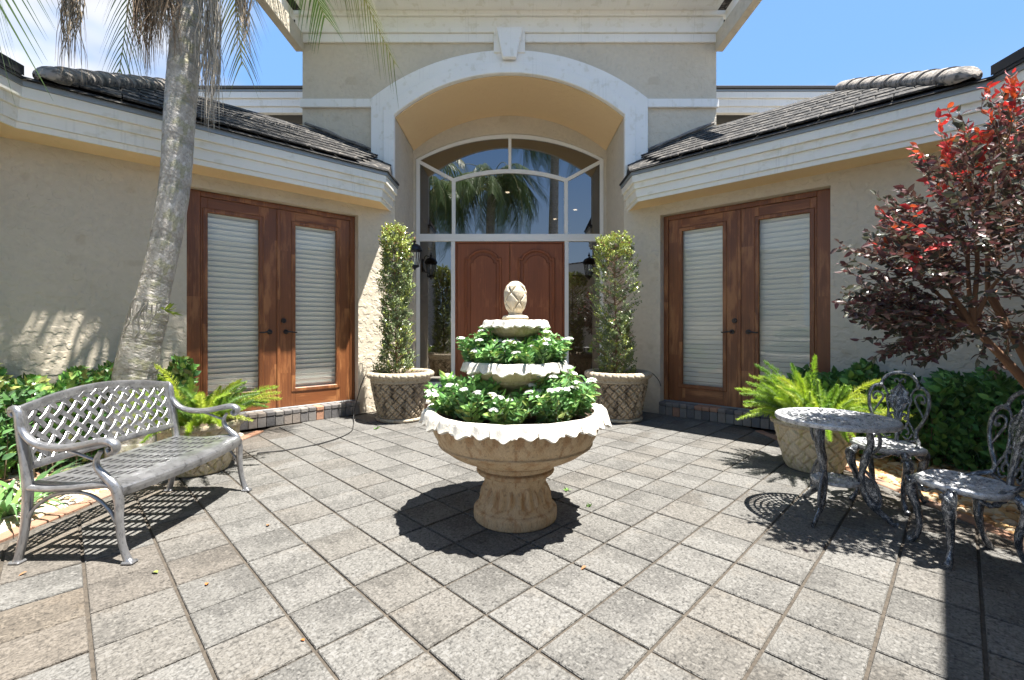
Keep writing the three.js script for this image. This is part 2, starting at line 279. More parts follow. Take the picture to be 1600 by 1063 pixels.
// plants
const leafM = (o = {}) => std({ roughness: 0.92, transmission: 0.28, thickness: 0, clearcoat: 0.35, clearcoatRoughness: 0.32, side: THREE.DoubleSide, ...o });
M.leaf = leafM(); M.gloss = leafM({ clearcoat: 0.8, clearcoatRoughness: 0.22, transmission: 0.2 }); M.needle = leafM({ clearcoat: 0.1, transmission: 0.4 });
M.petal = leafM({ color: C(0.85, 0.85, 0.82), clearcoat: 0, transmission: 0.3 });
M.stem = std({ color: C(0.16, 0.12, 0.07), roughness: 0.9 });
M.twig = std({ color: C(0.22, 0.12, 0.07), roughness: 0.85 });
M.trunk = std({ map: colorTex(512, (u, v) => {
  const ring = fbm(0.15 * u, v, 8, 4, 251), n = fbm(u, v, 6, 5, 253), f = fbm(u, v, 40, 3, 255), w = sst(0.52, 0.70, fbm(u, v * 1.0, 10, 4, 257)), moss = sst(0.56, 0.74, fbm(u, v, 5, 5, 259)), dk = sst(0.66, 0.78, fbm(u, v, 22, 4, 261)), rr = sst(0.30, 0.42, vn(0, v * 5 + 0.25 * Math.sin(u * 6.283), 5, 263)) ;
  let c = mix3([0.40, 0.375, 0.345], [0.60, 0.585, 0.56], clamp(n + 0.5 * (ring - 0.5))); c = mix3(c, [0.74, 0.73, 0.72], w * 0.6); c = mix3(c, [0.28, 0.29, 0.11], moss * 0.5); c = mix3(c, [0.10, 0.09, 0.075], dk * 0.35); const k = (0.85 + 0.35 * (f - 0.5)) * (0.80 + 0.20 * rr); return [c[0] * k * 1.06, c[1] * k * 1.02, c[2] * k * 0.96];
}, [2, 3]), bumpMap: grayTex(512, (u, v) => 0.5 * sst(0.25, 0.45, vn(0, v * 5 + 0.25 * Math.sin(u * 6.283), 5, 263)) + 0.5 * fbm(u, v, 20, 4, 265), [2, 3]), bumpScale: 0.012, roughness: 0.9 });
M.husk = std({ color: C(0.34, 0.27, 0.19), roughness: 0.9, side: THREE.DoubleSide });
M.flesh = std({ color: C(1, 1, 1), roughness: 0.85 });

// ============================================================ THE HOUSE
const TH = THREE.MathUtils.degToRad(42.8), sT = Math.sin(TH), cT = Math.cos(TH), X0 = -0.039, ZF = -6.85;
const CORNER = [X0 - 1.739, -6.85];                       // left wing meets the arch (x, z); the right wing mirrors it
const house = thing('house', 'pale stucco house with arched entrance, white trim and angled tiled wings', 'house');
const mir = (m, x) => m > 0 ? x : 2 * X0 - x;             // m = 1 left wing, -1 right wing

// entrance block: wall with the arched niche cut through it
{
  const s = new THREE.Shape(), hw = 1.739, W = 3.143;
  s.moveTo(-W, 0); s.lineTo(-W, 6.0); s.lineTo(W, 6.0); s.lineTo(W, 0); s.lineTo(hw, 0);
  archPts(hw, 4.432, 5.063, 36).forEach(p => s.lineTo(...p)); s.lineTo(-hw, 0); s.closePath();
  const g = extr(s, 1.27); g.translate(X0, 0, ZF - 1.27); part('wall', boxUV(g), M.stucco, house, 'stucco entrance wall with arched niche');
  { // added lining of the vault, warm bounce light painted into its tan
    const o = archPts(hw - 0.001, 4.431, 5.062, 36), i = archPts(hw - 0.014, 4.421, 5.048, 36).reverse(), v = poly([...o, ...i]), gv = extr(v, 1.262); gv.translate(X0, 0, ZF - 1.27); part('warm_bounce_lining', boxUV(gv), M.soffit, house, 'vault lining over the entrance niche, tan with painted warm bounce light');
  }
  // back wall of the niche with the opening for the glazing
  const b = poly([[-1.80, 0], [1.80, 0], [1.80, 5.2], [-1.80, 5.2]]), o = new THREE.Path();
  const hp = [[-1.70, 0.1], [1.70, 0.1], ...archPts(1.70, 4.28, 4.734, 30)]; hp.forEach((p, i) => i ? o.lineTo(...p) : o.moveTo(...p)); o.closePath(); b.holes.push(o);
  const g2 = extr(b, 0.14); g2.translate(X0, 0, ZF - 1.272 - 0.14); part('wall', boxUV(g2), M.stucco, house);
}
// white band round the arch, keystone, string courses, cornice
{
  const band = (hi, si, ai, ho, so, ao, y0, d, z, name) => {
    const s = new THREE.Shape(); s.moveTo(ho, y0); archPts(ho, so, ao, 32).forEach(p => s.lineTo(...p)); s.lineTo(-ho, y0); s.lineTo(-hi, y0);
    archPts(hi, si, ai, 32).reverse().forEach(p => s.lineTo(...p)); s.lineTo(hi, y0); s.closePath();
    const g = extr(s, d, 0.008); g.translate(X0, 0, z); part(name, boxUV(g), M.paint, house);
  };
  band(1.733, 4.430, 5.058, 2.084, 4.685, 5.413, 3.3, 0.07, ZF + 0.001, 'arch_trim');
  band(1.730, 4.428, 5.055, 1.895, 4.545, 5.22, 3.3, 0.025, ZF + 0.0712, 'arch_trim');
  const kb = extr(poly([[-0.235, 5.36], [0.235, 5.36], [0.235, 5.70], [-0.235, 5.70]]), 0.09, 0.006); kb.translate(X0, 0, ZF + 0.0015); part('keystone', boxUV(kb), M.paint, house);
  const ks = extr(poly([[-0.10, 5.24], [0.10, 5.24], [0.20, 5.69], [-0.20, 5.69]]), 0.075, 0.012); ks.translate(X0, 0, ZF + 0.0975); part('keystone', boxUV(ks), M.paint, house);
  for (const m of [-1, 1]) part('string_course', bxr(X0 + (m < 0 ? -3.16 : 2.087), X0 + (m < 0 ? -2.087 : 3.16), 4.562, 4.690, ZF + 0.001, ZF + 0.05, 0.006), M.paint, house);
  const co = (x, y0, y1, d) => part('cornice_board', bxr(X0 - x, X0 + x, y0, y1, ZF + 0.0005, ZF + d, 0.006), M.paint, house);
  for (const m of [-1, 1]) part('cornice_board', bxr(X0 + (m < 0 ? -3.17 : 0.237), X0 + (m < 0 ? -0.237 : 3.17), 5.549, 5.675, ZF + 0.0005, ZF + 0.04, 0.006), M.paint, house);
  co(3.22, 5.677, 5.905, 0.075); co(3.27, 5.907, 5.975, 0.12);
  part('soffit', bxr(X0 - 3.115, X0 + 3.115, 5.977, 6.02, ZF - 0.5, ZF + 0.40, 0.004), M.paint, house);
  for (let i = 0; i < 3; i++) part('fascia_board', bxr(X0 - 3.116, X0 + 3.116, 5.95 + i * 0.11, 6.055 + i * 0.11, ZF + 0.402 + i * 0.03, ZF + 0.44 + i * 0.03, 0.005), M.paint, house);
  for (const m of [-1, 1]) {   // barge beams at both ends of the overhang
    part('barge_beam', bxr(X0 + (m < 0 ? -3.24 : 3.12), X0 + (m < 0 ? -3.12 : 3.24), 5.42, 5.68, ZF + 0.004, ZF + 1.30, 0.006), M.stucco, house);
    part('barge_beam', bxr(X0 + (m < 0 ? -3.22 : 3.285), X0 + (m < 0 ? -3.285 : 3.22), 5.682, 5.95, ZF + 0.13, ZF + 1.30, 0.006), M.paint, house);
  }
  part('roof', bxr(X0 - 3.6, X0 + 3.6, 6.29, 6.40, ZF - 9, ZF + 0.53, 0.01), M.roof, house);
  part('wall', bxr(X0 - 3.14, X0 - 2.98, 0, 6.28, ZF - 9.4, ZF - 1.272, 0), M.stucco, house); part('wall', bxr(X0 + 2.98, X0 + 3.14, 0, 6.28, ZF - 9.4, ZF - 1.272, 0), M.stucco, house);
  part('wall', bxr(X0 - 2.976, X0 + 2.976, 0, 6.28, ZF - 9.4, ZF - 9.25, 0), M.room, house);
  part('ceiling', bxr(X0 - 2.974, X0 + 2.974, 4.86, 4.96, ZF - 9.248, ZF - 1.414, 0), M.room, house);
  part('floor', bxr(X0 - 2.974, X0 + 2.974, 0.02, 0.09, ZF - 9.248, ZF - 1.414, 0), M.room, house);
}
// recessed lamps that show through the glass
{
  const glow = std({ color: C(1, 1, 1), emissive: C(1, 0.86, 0.66), emissiveIntensity: 3.0 });
  for (const [x, z] of [[-0.12, -12.1], [1.44, -15.1], [1.95, -13.9]]) {
    const g = new THREE.CylinderGeometry(0.055, 0.055, 0.012, 16); g.translate(x, 4.853, z); part('ceiling_light', g, glow, house);
    const l = new THREE.SpotLight(new THREE.Color(1, 0.86, 0.66), 3, 12, 0.8, 0.6); l.position.set(x, 4.83, z); l.target.position.set(x, 0, z); l.castShadow = true; l.shadow.radius = 3; scene.add(l, l.target);
  }
}
// porch: a pale tread over a terracotta riser
{
  const n = 6;
  const ps = part('porch_step', bxr(X0 - 1.735, X0 + 1.735, 0.002, 0.13, ZF - 1.26, ZF + 0.34, 0.004), terraM[0], house);
  for (let i = 0; i < n; i++) for (let j = 0; j < 3; j++) { const w = 3.47 / n; part('tile', cbox(w - 0.006, 0.036, 0.54, 0.005, X0 - 1.735 + w * (i + 0.5), 0.1525 + 0.001 * ((i + j) % 2), ZF + 0.10 - j * 0.545), M.acanthus, ps); }
}
// arched glazing over and beside the entrance door (plane z = -8.2)
{
  const Z = ZF - 1.35, d = 0.06, fr = [];
  const bar = (x0, x1, y0, y1, dd = d) => fr.push(bxr(X0 + x0, X0 + x1, y0, y1, Z - dd / 2, Z + dd / 2, 0.005));
  const ring = (hw, sp, ap, w, y0, dd) => { const s = new THREE.Shape(); s.moveTo(hw, y0); archPts(hw, sp, ap, 30).forEach(p => s.lineTo(...p)); s.lineTo(-hw, y0); s.lineTo(-hw + w, y0); archPts(hw - w, sp - w * 0.15, ap - w, 30).reverse().forEach(p => s.lineTo(...p)); s.lineTo(hw - w, y0); s.closePath(); const g = extr(s, dd, 0.005); g.translate(X0, 0, Z - dd / 2); fr.push(boxUV(g)); };
  ring(1.698, 4.28, 4.734, 0.065, 0.17, 0.066);
  bar(-1.64, 1.64, 2.795, 2.928, 0.09);                                     // transom
  for (const s of [-1, 1]) { bar(s * 1.02 - 0.034, s * 1.02 + 0.034, 2.93, 3.93); bar(s * 1.03 - 0.036, s * 1.03 + 0.036, 0.17, 2.794); }
  bar(-0.027, 0.027, 4.09, 4.68);
  { const s = new THREE.Shape(); const o = archPts(1.02, 3.94, 4.105, 24), i = archPts(1.02, 3.87, 4.035, 24).reverse(); [...o, ...i].forEach((p, k) => k ? s.lineTo(...p) : s.moveTo(...p)); s.closePath(); const g = extr(s, 0.058); g.translate(X0, 0, Z - 0.029); fr.push(g); }
  for (const m of [-1, 1]) { const a = [1.02, 3.905], b = [1.66, 4.25], l = Math.hypot(b[0] - a[0], b[1] - a[1]), g = cbox(l, 0.062, 0.056, 0.005); g.rotateZ(Math.atan2(b[1] - a[1], b[0] - a[0])); g.translate((a[0] + b[0]) / 2, (a[1] + b[1]) / 2, 0); if (m < 0) g.rotateY(Math.PI); g.translate(X0, 0, Z); fr.push(boxUV(g)); }
  const w = part('arched_window', merge(fr), M.frame, house, 'white framed arched window with sidelights');
  const pane = pts => { const g = new THREE.ShapeGeometry(poly(pts)); g.translate(X0, 0, Z); part('pane', g, M.tint, w); };
  const ia = archPts(1.0, 3.90, 4.06, 20), oa = archPts(1.66, 4.27, 4.70, 30);
  pane([[-1.0, 2.9], [1.0, 2.9], ...ia]);
  for (const m of [-1, 1]) {
    const f = a => m > 0 ? a : a.map(([x, y]) => [-x, y]).reverse();
    pane(f([[1.02, 2.9], [1.66, 2.9], [1.66, 4.25], [1.02, 3.9]]));
    pane(f([[0, 4.06], ...ia.filter(p => p[0] > 0.001).reverse(), [1.02, 3.905], [1.655, 4.25], ...oa.filter(p => p[0] > 0.001 && p[0] < 1.65), [0, 4.70]]));
    pane(f([[1.05, 0.24], [1.65, 0.24], [1.65, 2.81], [1.05, 2.81]]));
  }
  for (const m of [-1, 1]) part('sill', bxr(X0 + (m < 0 ? -1.63 : 1.068), X0 + (m < 0 ? -1.068 : 1.63), 0.171, 0.245, Z - 0.05, Z + 0.05, 0.005), M.frame, w);
  part('threshold', bxr(X0 - 0.99, X0 + 0.99, 0.171, 0.20, Z - 0.06, Z + 0.06, 0.004), M.bronze, w);
  // double entrance door
  const dj = part('entrance_door', merge([bxr(X0 - 0.992, X0 - 0.965, 0.202, 2.79, Z - 0.05, Z + 0.03, 0.003), bxr(X0 + 0.965, X0 + 0.992, 0.202, 2.79, Z - 0.05, Z + 0.03, 0.003), bxr(X0 - 0.964, X0 + 0.964, 2.765, 2.79, Z - 0.05, Z + 0.03, 0.003)]), M.doorwood, house, 'reddish brown double entrance door with arched panels');
  for (const m of [-1, 1]) {
    const cx = m * 0.4825, pw = 0.335, L = part('door_leaf', bxr(X0 + cx - 0.478, X0 + cx + 0.478, 0.204, 2.762, Z - 0.045, Z + 0.004, 0.004), M.doorwood, dj);
    const arch = (hw, y0, sh, ap) => [[-hw, y0], [hw, y0], [hw, sh], [hw * 0.80, sh], ...archPts(hw * 0.80, sh + 0.03, ap, 18), [-hw * 0.80, sh], [-hw, sh]];
    for (const [hw, y0, sh, ap, dd, z, inner] of [[pw, 0.98, 2.50, 2.655, 0.036, 0.0045, 0.045], [pw - 0.095, 1.07, 2.41, 2.55, 0.026, 0.0045, 0]]) {
      const s = poly(arch(hw, y0, sh, ap)); if (inner) { const h = new THREE.Path(); arch(hw - inner, y0 + inner, sh - inner, ap - inner).forEach((p, k) => k ? h.lineTo(...p) : h.moveTo(...p)); h.closePath(); s.holes.push(h); }
      const g = extr(s, dd, 0.013); g.translate(X0 + cx, 0, Z + z); part('door_panel', boxUV(g), M.doorwood, L);
    }
    for (const [hw, y0, y1, dd, inner] of [[pw, 0.38, 0.88, 0.022, 0.035], [pw - 0.085, 0.46, 0.80, 0.018, 0]]) { const s = poly([[-hw, y0], [hw, y0], [hw, y1], [-hw, y1]]); if (inner) s.holes.push(rectPath(-hw + inner, hw - inner, y0 + inner, y1 - inner)); const g = extr(s, dd, 0.008); g.translate(X0 + cx, 0, Z + 0.0045); part('door_panel', boxUV(g), M.doorwood, L); }
    const k = sweep([[X0 + m * 0.06, 1.32, Z + 0.01], [X0 + m * 0.06, 1.30, Z + 0.07], [X0 + m * 0.06, 1.12, Z + 0.075], [X0 + m * 0.06, 1.08, Z + 0.01]], [0.012, 0.012, 0.012], 14, 8); part('handle', k, M.bronze, L);
  }
}

// ------------------------------------------------------------ the two wings
const n2 = [0.9972, -0.0749];                              // second stretch of the left wing, almost along the view (normal x, z)
const nA = [sT, cT], cA = nA[0] * CORNER[0] + nA[1] * CORNER[1];
// eave corner of the left wing, then its wall corner
const EC = [-4.352, -3.91], cB = n2[0] * EC[0] + n2[1] * EC[1] - 0.375;
function meet(a, ca, b, cb) { const D = a[0] * b[1] - a[1] * b[0]; return [(ca * b[1] - cb * a[1]) / D, (a[0] * cb - b[0] * ca) / D]; }
const nR = [1, 0], cR = X0 - 1.80;                         // return of the eave at the arch
// path of the eave at offset v out from the wing walls: at the arch, at the return corner, at the bend, and far forward
function eavePath(v, far = 0.6) {
  const e = v - 0.375, p1 = meet(nR, cR + e, nA, cA + v), p2 = meet(nA, cA + v, n2, cB + v), p0 = [cR + e, ZF + 0.002];
  const p3 = [(cB + v - n2[1] * far) / n2[0], far]; return [p0, p1, p2, p3];
}
function eavePrism(m, y0, y1, va, vb) {
  const A = eavePath(va), B = eavePath(vb), q = [], P = ([x, z], y) => [mir(m, x), y, z];
  const add = (...f) => q.push(m > 0 ? f : f.reverse());
  for (let i = 0; i < 3; i++) {
    add(P(B[i], y0), P(B[i], y1), P(B[i + 1], y1), P(B[i + 1], y0)); add(P(A[i], y1), P(A[i], y0), P(A[i + 1], y0), P(A[i + 1], y1));
    add(P(A[i], y1), P(A[i + 1], y1), P(B[i + 1], y1), P(B[i], y1)); add(P(A[i], y0), P(B[i], y0), P(B[i + 1], y0), P(A[i + 1], y0));
  }
  add(P(A[0], y0), P(A[0], y1), P(B[0], y1), P(B[0], y0)); add(P(A[3], y1), P(A[3], y0), P(B[3], y0), P(B[3], y1));
  return tri(q);
}
for (const m of [1, -1]) {
  const side = m > 0 ? 'left' : 'right', r0 = rng(m > 0 ? 300 : 400);
  const frame = mesh => { mesh.position.set(mir(m, CORNER[0]), 0, CORNER[1]); mesh.rotation.y = m * TH; return mesh; };   // local x along the wall, z out of it
  const U = (a, b) => m > 0 ? [a, b] : [-b, -a];
  // wall with the door opening
  const wc = meet(nA, cA, n2, cB), ulen = Math.hypot(wc[0] - CORNER[0], wc[1] - CORNER[1]);
  { const [a, b] = U(-ulen - 0.16, -0.002), [c, d] = U(-2.585, -0.576), s = poly([[a, 0], [b, 0], [b, 3.6], [a, 3.6]]); s.holes.push(rectPath(c, d, 0.02, 2.845)); const g = extr(s, 0.2, 0); g.translate(0, 0, -0.2); frame(part('wall', boxUV(g, 1, m > 0 ? 0 : 0.63), M.stucco, house)); }
  { // second stretch of wall towards the camera
    const far = [(cB - n2[1] * 0.6) / n2[0], 0.6], l = Math.hypot(far[0] - wc[0], far[1] - wc[1]), g = bxr(-0.2, 0, 0, 3.6, 0, l, 0); const w = part('wall', g, M.stucco, house);
    if (m < 0) g.translate(0.2, 0, 0); w.position.set(mir(m, wc[0]), 0, wc[1]); w.rotation.y = m * Math.atan2(far[0] - wc[0], far[1] - wc[1]);
  }
  // soffit and stacked fascia boards, warm bounce light in the colour of both
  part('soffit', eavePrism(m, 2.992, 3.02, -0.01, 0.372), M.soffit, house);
  for (const [y0, y1, v] of [[2.988, 3.043, 0.392], [3.045, 3.158, 0.412], [3.160, 3.240, 0.440], [3.242, 3.335, 0.472]]) part('fascia_board', eavePrism(m, y0, y1, 0.374, v), M.eavesBounce, house);
  part('drip_edge', eavePrism(m, 3.337, 3.385, 0.40, 0.488), M.drip, house, 'grey metal drip edge under the tiles');
  part('batten', eavePrism(m, 3.387, 3.412, 0.30, 0.505), M.dark, house);
  // tiled roof slope over the first stretch
  const slope = 0.6, vE = 0.53, yE = 3.405, sRidge = 1.42, ang = Math.atan(slope);
  const eave = eavePath(vE), pe1 = eave[1], pe2 = eave[2], inv = (x, z) => [(x - CORNER[0]) * cT - (z - CORNER[1]) * sT, (x - CORNER[0]) * sT + (z - CORNER[1]) * cT];   // (u, v)
  const back = (u, v) => [CORNER[0] + u * cT + v * sT, CORNER[1] - u * sT + v * cT];
  const hipLow = inv(...pe2), hipTop = inv(-4.33, -5.68), hv = vE - sRidge;
  const roofY = v => yE + (vE - v) * slope;
  const uHip = v => lerp(hipLow[0], hipTop[0], (vE - v) / (vE - hipTop[1]));
  const P3 = (u, v, y) => { const [x, z] = back(u, v); return [mir(m, x), y, z]; };
  const ru = inv(...pe1)[0];
  const q = [[P3(uHip(vE), vE, roofY(vE) - 0.02), P3(ru, vE, roofY(vE) - 0.02), P3(1.4, hv, roofY(hv) - 0.02), P3(uHip(hv), hv, roofY(hv) - 0.02)],
    [P3(uHip(hv), hv, roofY(hv) - 0.02), P3(0.5, hv, roofY(hv) - 0.02), P3(0.5, hv - 1.6, roofY(hv) - 0.98), P3(uHip(hv), hv - 1.6, roofY(hv) - 0.98)],
    [P3(uHip(vE), vE, roofY(vE) - 0.02), P3(uHip(hv), hv, roofY(hv) - 0.02), P3(uHip(hv) - 1.2, hv - 1.2, 3.2), P3(uHip(vE) - 1.3, vE - 1.0, 3.2)]];
  { const A = (x, z, y) => [mir(m, x), y, z], v9 = inv(X0 - 1.80, ZF)[1]; q[0][2] = P3(0.5, hv, roofY(hv) - 0.02); q[0][1] = P3(ru - 0.02, vE, roofY(vE) - 0.02); q.push([q[0][1], A(X0 - 1.745, ZF + 0.01, roofY(vE) + 0.03), A(X0 - 1.80, ZF + 0.01, roofY(v9) - 0.02)]); }
  const roof = part('roof', tri(m > 0 ? q : q.map(k => [...k].reverse())), M.roof, house, `dark weathered tile roof of the ${side} wing`);
  // flat concrete tiles, course by course
  const ex = 0.182, tw = 0.30, tiles = [0, 1, 2].map(k => { const g = cbox(tw - 0.008, 0.024, 0.30, 0.005); return boxUV(g, 1, k * 0.31, k * 0.17); });
  for (let j = 0; j < 8; j++) for (let i = -16; i < 8; i++) {
    const v = vE - 0.02 - (j * ex) * Math.cos(ang), u = (i + (j % 2 ? 0.5 : 0)) * tw, vc = v - 0.15 * Math.cos(ang);
    if (u - tw / 2 < uHip(v) - 0.02) continue;
    const [x, z] = back(u + tw / 2, v); if (z < ZF - 0.12 || x > cR + 0.02 || u > 1.2) continue;
    if (u + tw / 2 > ru + 0.08 + (vE - v) * 0.42) continue;
    const t = part('roof_tile', tiles[Math.floor(r0() * 3)], M.roof, roof), [px, pz] = back(u, vc);
    t.position.set(mir(m, px), roofY(vc) + 0.020 + 0.005 * r0(), pz); t.rotation.set(ang - 0.055 + 0.012 * (r0() - 0.5), m * TH + 0.02 * (r0() - 0.5), 0, 'YXZ');
  }
  // half-round hip tiles from the bend up to the ridge
  const a = V(...P3(uHip(vE) + 0.10, vE + 0.04, yE + 0.02)), b = V(...P3(uHip(hv) + 0.02, hv, roofY(hv) + 0.02)), dir = b.clone().sub(a), nC = 8, len = dir.length() / nC;
  for (let i = 0; i < nC; i++) {
    const R0 = 0.150, g = grid(14, 6, (u, v) => { const w = lerp(-0.22, 1.22, u) * Math.PI, end = i === 0 ? Math.min(1, Math.sqrt(clamp(1 - Math.pow(1 - v / 0.5, 2), 0.04, 1))) : 1, r = (i === 0 && v < 0.5 ? end : 1) * (R0 - 0.024 * v); return [Math.cos(w) * r, Math.sin(w) * r * 0.66, -v * (len * 1.12)]; }, false, 0.5, 0.4);
    const rim = grid(14, 1, (u, v) => { const w = lerp(-0.22, 1.22, u) * Math.PI, r = R0 * (i === 0 ? 0.2 : 1) - v * 0.03; return [Math.cos(w) * r, Math.sin(w) * r * 0.66, 0]; }, false, 0.5, 0.05);
    const c = part('ridge_tile', merge([g, rim]), M.cap, roof); c.position.copy(a).addScaledVector(dir, i / nC); c.up.set(0, 1, 0); c.lookAt(c.position.clone().sub(dir)); c.rotateZ(0.05 * (r0() - 0.5));
  }
  // low roof with a dark coping beyond the bend
  { const A = eavePath(0.50), B = eavePath(-1.2), g = [[A[2], A[3], B[3], B[2]]].map(k => k.map(([x, z], i) => [mir(m, x), i < 2 ? 3.43 : 3.5, z])); part('roof', tri(m > 0 ? g.map(k => k.reverse()) : g), M.roof, house); }
  { const A = eavePath(0.34), B = eavePath(0.51), k = []; const P = ([x, z], y) => [mir(m, x), y, z]; const i = 2; k.push([P(B[i], 3.414), P(B[i], 3.50), P(B[3], 3.50), P(B[3], 3.414)], [P(A[i], 3.50), P(A[3], 3.50), P(B[3], 3.50), P(B[i], 3.50)], [P(A[i], 3.42), P(A[3], 3.42), P(A[3], 3.50), P(A[i], 3.50)]); part('coping', tri(m > 0 ? k : k.map(f => f.reverse())), M.dark, house); }
  // roof behind the wing: stacked boards under a dark edge
  const bx = (x0, x1) => m > 0 ? [X0 - x1, X0 - x0] : [X0 + x0, X0 + x1];
  const [q0, q1] = bx(3.146, 6.5);
  for (const [y0, y1, d] of [[5.33, 5.44, 0], [5.442, 5.58, 0.03], [5.582, 5.70, 0.06]]) part('fascia_board', bxr(q0, q1, y0, y1, -8.7, -8.6 + d, 0.005), M.paint, house);
  part('drip_edge', bxr(q0, q1, 5.702, 5.745, -8.7, -8.53, 0.003), M.drip, house); part('roof', bxr(q0, q1, 5.747, 5.80, -10.5, -8.50, 0.006), M.dark, house);
  part('wall', bxr(q0, q1, 3.4, 5.33, -10.0, -9.1, 0), M.stucco, house);
  // a strip of mortar where the slope meets the block
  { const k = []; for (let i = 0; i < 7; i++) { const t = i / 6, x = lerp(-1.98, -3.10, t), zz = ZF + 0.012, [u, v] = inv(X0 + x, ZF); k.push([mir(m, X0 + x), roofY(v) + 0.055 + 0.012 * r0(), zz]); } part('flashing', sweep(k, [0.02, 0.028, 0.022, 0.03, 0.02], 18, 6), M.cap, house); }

  // ---------------------------------------------------------- French door
  const dA = -2.585, dB = -0.576, zd = -0.13;
  const piece = (u0, u1, y0, y1, z0, z1, c = 0.004) => { const [x, y] = U(u0, u1); return bxr(x, y, y0, y1, z0, z1, c); };
  const vert = g => g;
  const fd = frame(part('french_door', merge([piece(dA + 0.002, dA + 0.145, 0.19, 2.84, zd - 0.06, zd + 0.02), piece(dB - 0.07, dB - 0.002, 0.19, 2.84, zd - 0.06, zd + 0.02), piece(dA + 0.146, dB - 0.071, 2.775, 2.84, zd - 0.06, zd + 0.02)]), M.wood, house, `worn brown wooden double french door in the ${side} wing, with white blinds`));
  const mull = -1.594;
  const leaf = (u0, u1, p0, p1, act) => {
    const [x0, x1] = U(u0, u1), [h0, h1] = U(p0, p1), st = (a, b, y0, y1, rail) => { const g = bxr(a, b, y0, y1, zd - 0.04, zd + 0.005 - (rail ? 0.0012 : 0), 0.003); if (rail) swapUV(g); const q = g.attributes.uv, du = r0(), dv = r0(); for (let i = 0; i < q.count; i++) q.setXY(i, q.getX(i) + du, q.getY(i) + dv); return g; };
    const L = part('door_leaf', merge([st(x0, h0, 0.195, 2.772), st(h1, x1, 0.195, 2.772), st(h0, h1, 0.195, 0.435, 1), st(h0, h1, 2.60, 2.772, 1)]), M.wood, fd);
    const mo = poly([[h0 - 0.05, 0.385], [h1 + 0.05, 0.385], [h1 + 0.05, 2.65], [h0 - 0.05, 2.65]]); mo.holes.push(rectPath(h0 + 0.004, h1 - 0.004, 0.439, 2.596)); const mg = extr(mo, 0.026, 0.009); mg.translate(0, 0, zd - 0.012); part('moulding', boxUV(mg, 1, r0(), r0()), M.wood, fd);
    const pg = new THREE.PlaneGeometry(h1 - h0, 2.165); pg.translate((h0 + h1) / 2, 1.5175, zd - 0.02); part('pane', pg, M.pane, fd);
    const nS = 34, sl = boxUV(cbox(h1 - h0 + 0.05, 0.003, 0.073, 0.001));
    for (let i = 0; i < nS; i++) { const t = part('slat', sl, M.slat, fd); t.position.set((h0 + h1) / 2 + 0.003 * (r0() - 0.5), 0.45 + i * 0.0648, zd - 0.085); t.rotation.x = Math.PI - 1.03 + 0.03 * (r0() - 0.5); t.rotation.z = 0.004 * (r0() - 0.5); }
    return L;
  };
  leaf(mull + 0.003, dB - 0.073, -1.39, -0.842); leaf(dA + 0.148, mull - 0.003, -2.37, -1.822);
  { const [x0, x1] = U(mull - 0.022, mull + 0.022); part('astragal', bxr(x0, x1, 0.197, 2.77, zd + 0.006, zd + 0.02, 0.005), M.wood, fd); }
  for (const [u, dirn] of [[-1.505, 1], [-1.70, -1]]) {   // lever handles, a deadbolt above the active one
    const x = m > 0 ? u : -u, e = dirn * m, g = new THREE.CylinderGeometry(0.03, 0.032, 0.014, 20); g.rotateX(Math.PI / 2); g.translate(x, 1.18, zd + 0.014);
    part('handle', merge([g, sweep([[x, 1.18, zd + 0.015], [x, 1.18, zd + 0.055], [x + e * 0.03, 1.183, zd + 0.062], [x + e * 0.11, 1.172, zd + 0.056], [x + e * 0.125, 1.178, zd + 0.05]], [0.011, 0.011, 0.01, 0.009, 0.006], 20, 8)]), M.bronze, fd);
  }
  { const x = (m > 0 ? 1 : -1) * -1.535, g = new THREE.CylinderGeometry(0.03, 0.033, 0.018, 20); g.rotateX(Math.PI / 2); g.translate(x, 1.325, zd + 0.016); part('deadbolt', merge([g, cbox(0.012, 0.03, 0.012, 0.002, x, 1.325, zd + 0.03)]), M.bronze, fd); }
  frame(part('threshold', piece(dA + 0.01, dB - 0.01, 0.181, 0.193, zd - 0.08, zd + 0.03, 0.002), M.drip, house));
  frame(part('room', merge([piece(dA - 0.3, dB + 0.3, 0, 3, -1.15, -1.1, 0), piece(dA - 0.3, dA - 0.25, 0, 3, -1.1, -0.205, 0), piece(dB + 0.25, dB + 0.3, 0, 3, -1.1, -0.205, 0), piece(dA - 0.25, dB + 0.25, 2.9, 2.95, -1.1, -0.205, 0), piece(dA - 0.25, dB + 0.25, 0.02, 0.1, -1.1, -0.205, 0)]), M.room, house));
  // brick step in front of it
  const st = frame(part('door_step', piece(dA + 0.005, dB - 0.012, 0.002, 0.120, -0.135, 0.03, 0.002), M.joint, house, `low brick step under the ${side} french door`));
  const nB = 20, bw = (dB - dA) / nB, bg = [0, 1, 2].map(k => boxUV(cbox(bw - 0.006, 0.122, 0.03, 0.004), 1, k * 0.13, k * 0.07)), tg = [0, 1, 2].map(k => boxUV(cbox(bw - 0.005, 0.056, 0.195, 0.009), 1, k * 0.17, k * 0.11));
  for (let i = 0; i < nB; i++) {
    const u = (dA + (i + 0.5) * bw) * (m > 0 ? 1 : -1), pick = () => { const k = r0(); return brickM[k < 0.3 ? 0 : k < 0.55 ? 1 : k < 0.78 ? 2 : k < 0.86 ? 3 : 4]; };
    const f = part('brick', bg[i % 3], pick(), st); f.position.set(u, 0.063, 0.037 + 0.003 * r0()); f.rotation.z = 0.014 * (r0() - 0.5);
    const t = part('brick', tg[(i + 1) % 3], pick(), st); t.position.set(u, 0.1525 + 0.003 * r0(), -0.04 + 0.004 * r0()); t.rotation.z = 0.02 * (r0() - 0.5);
  }
}
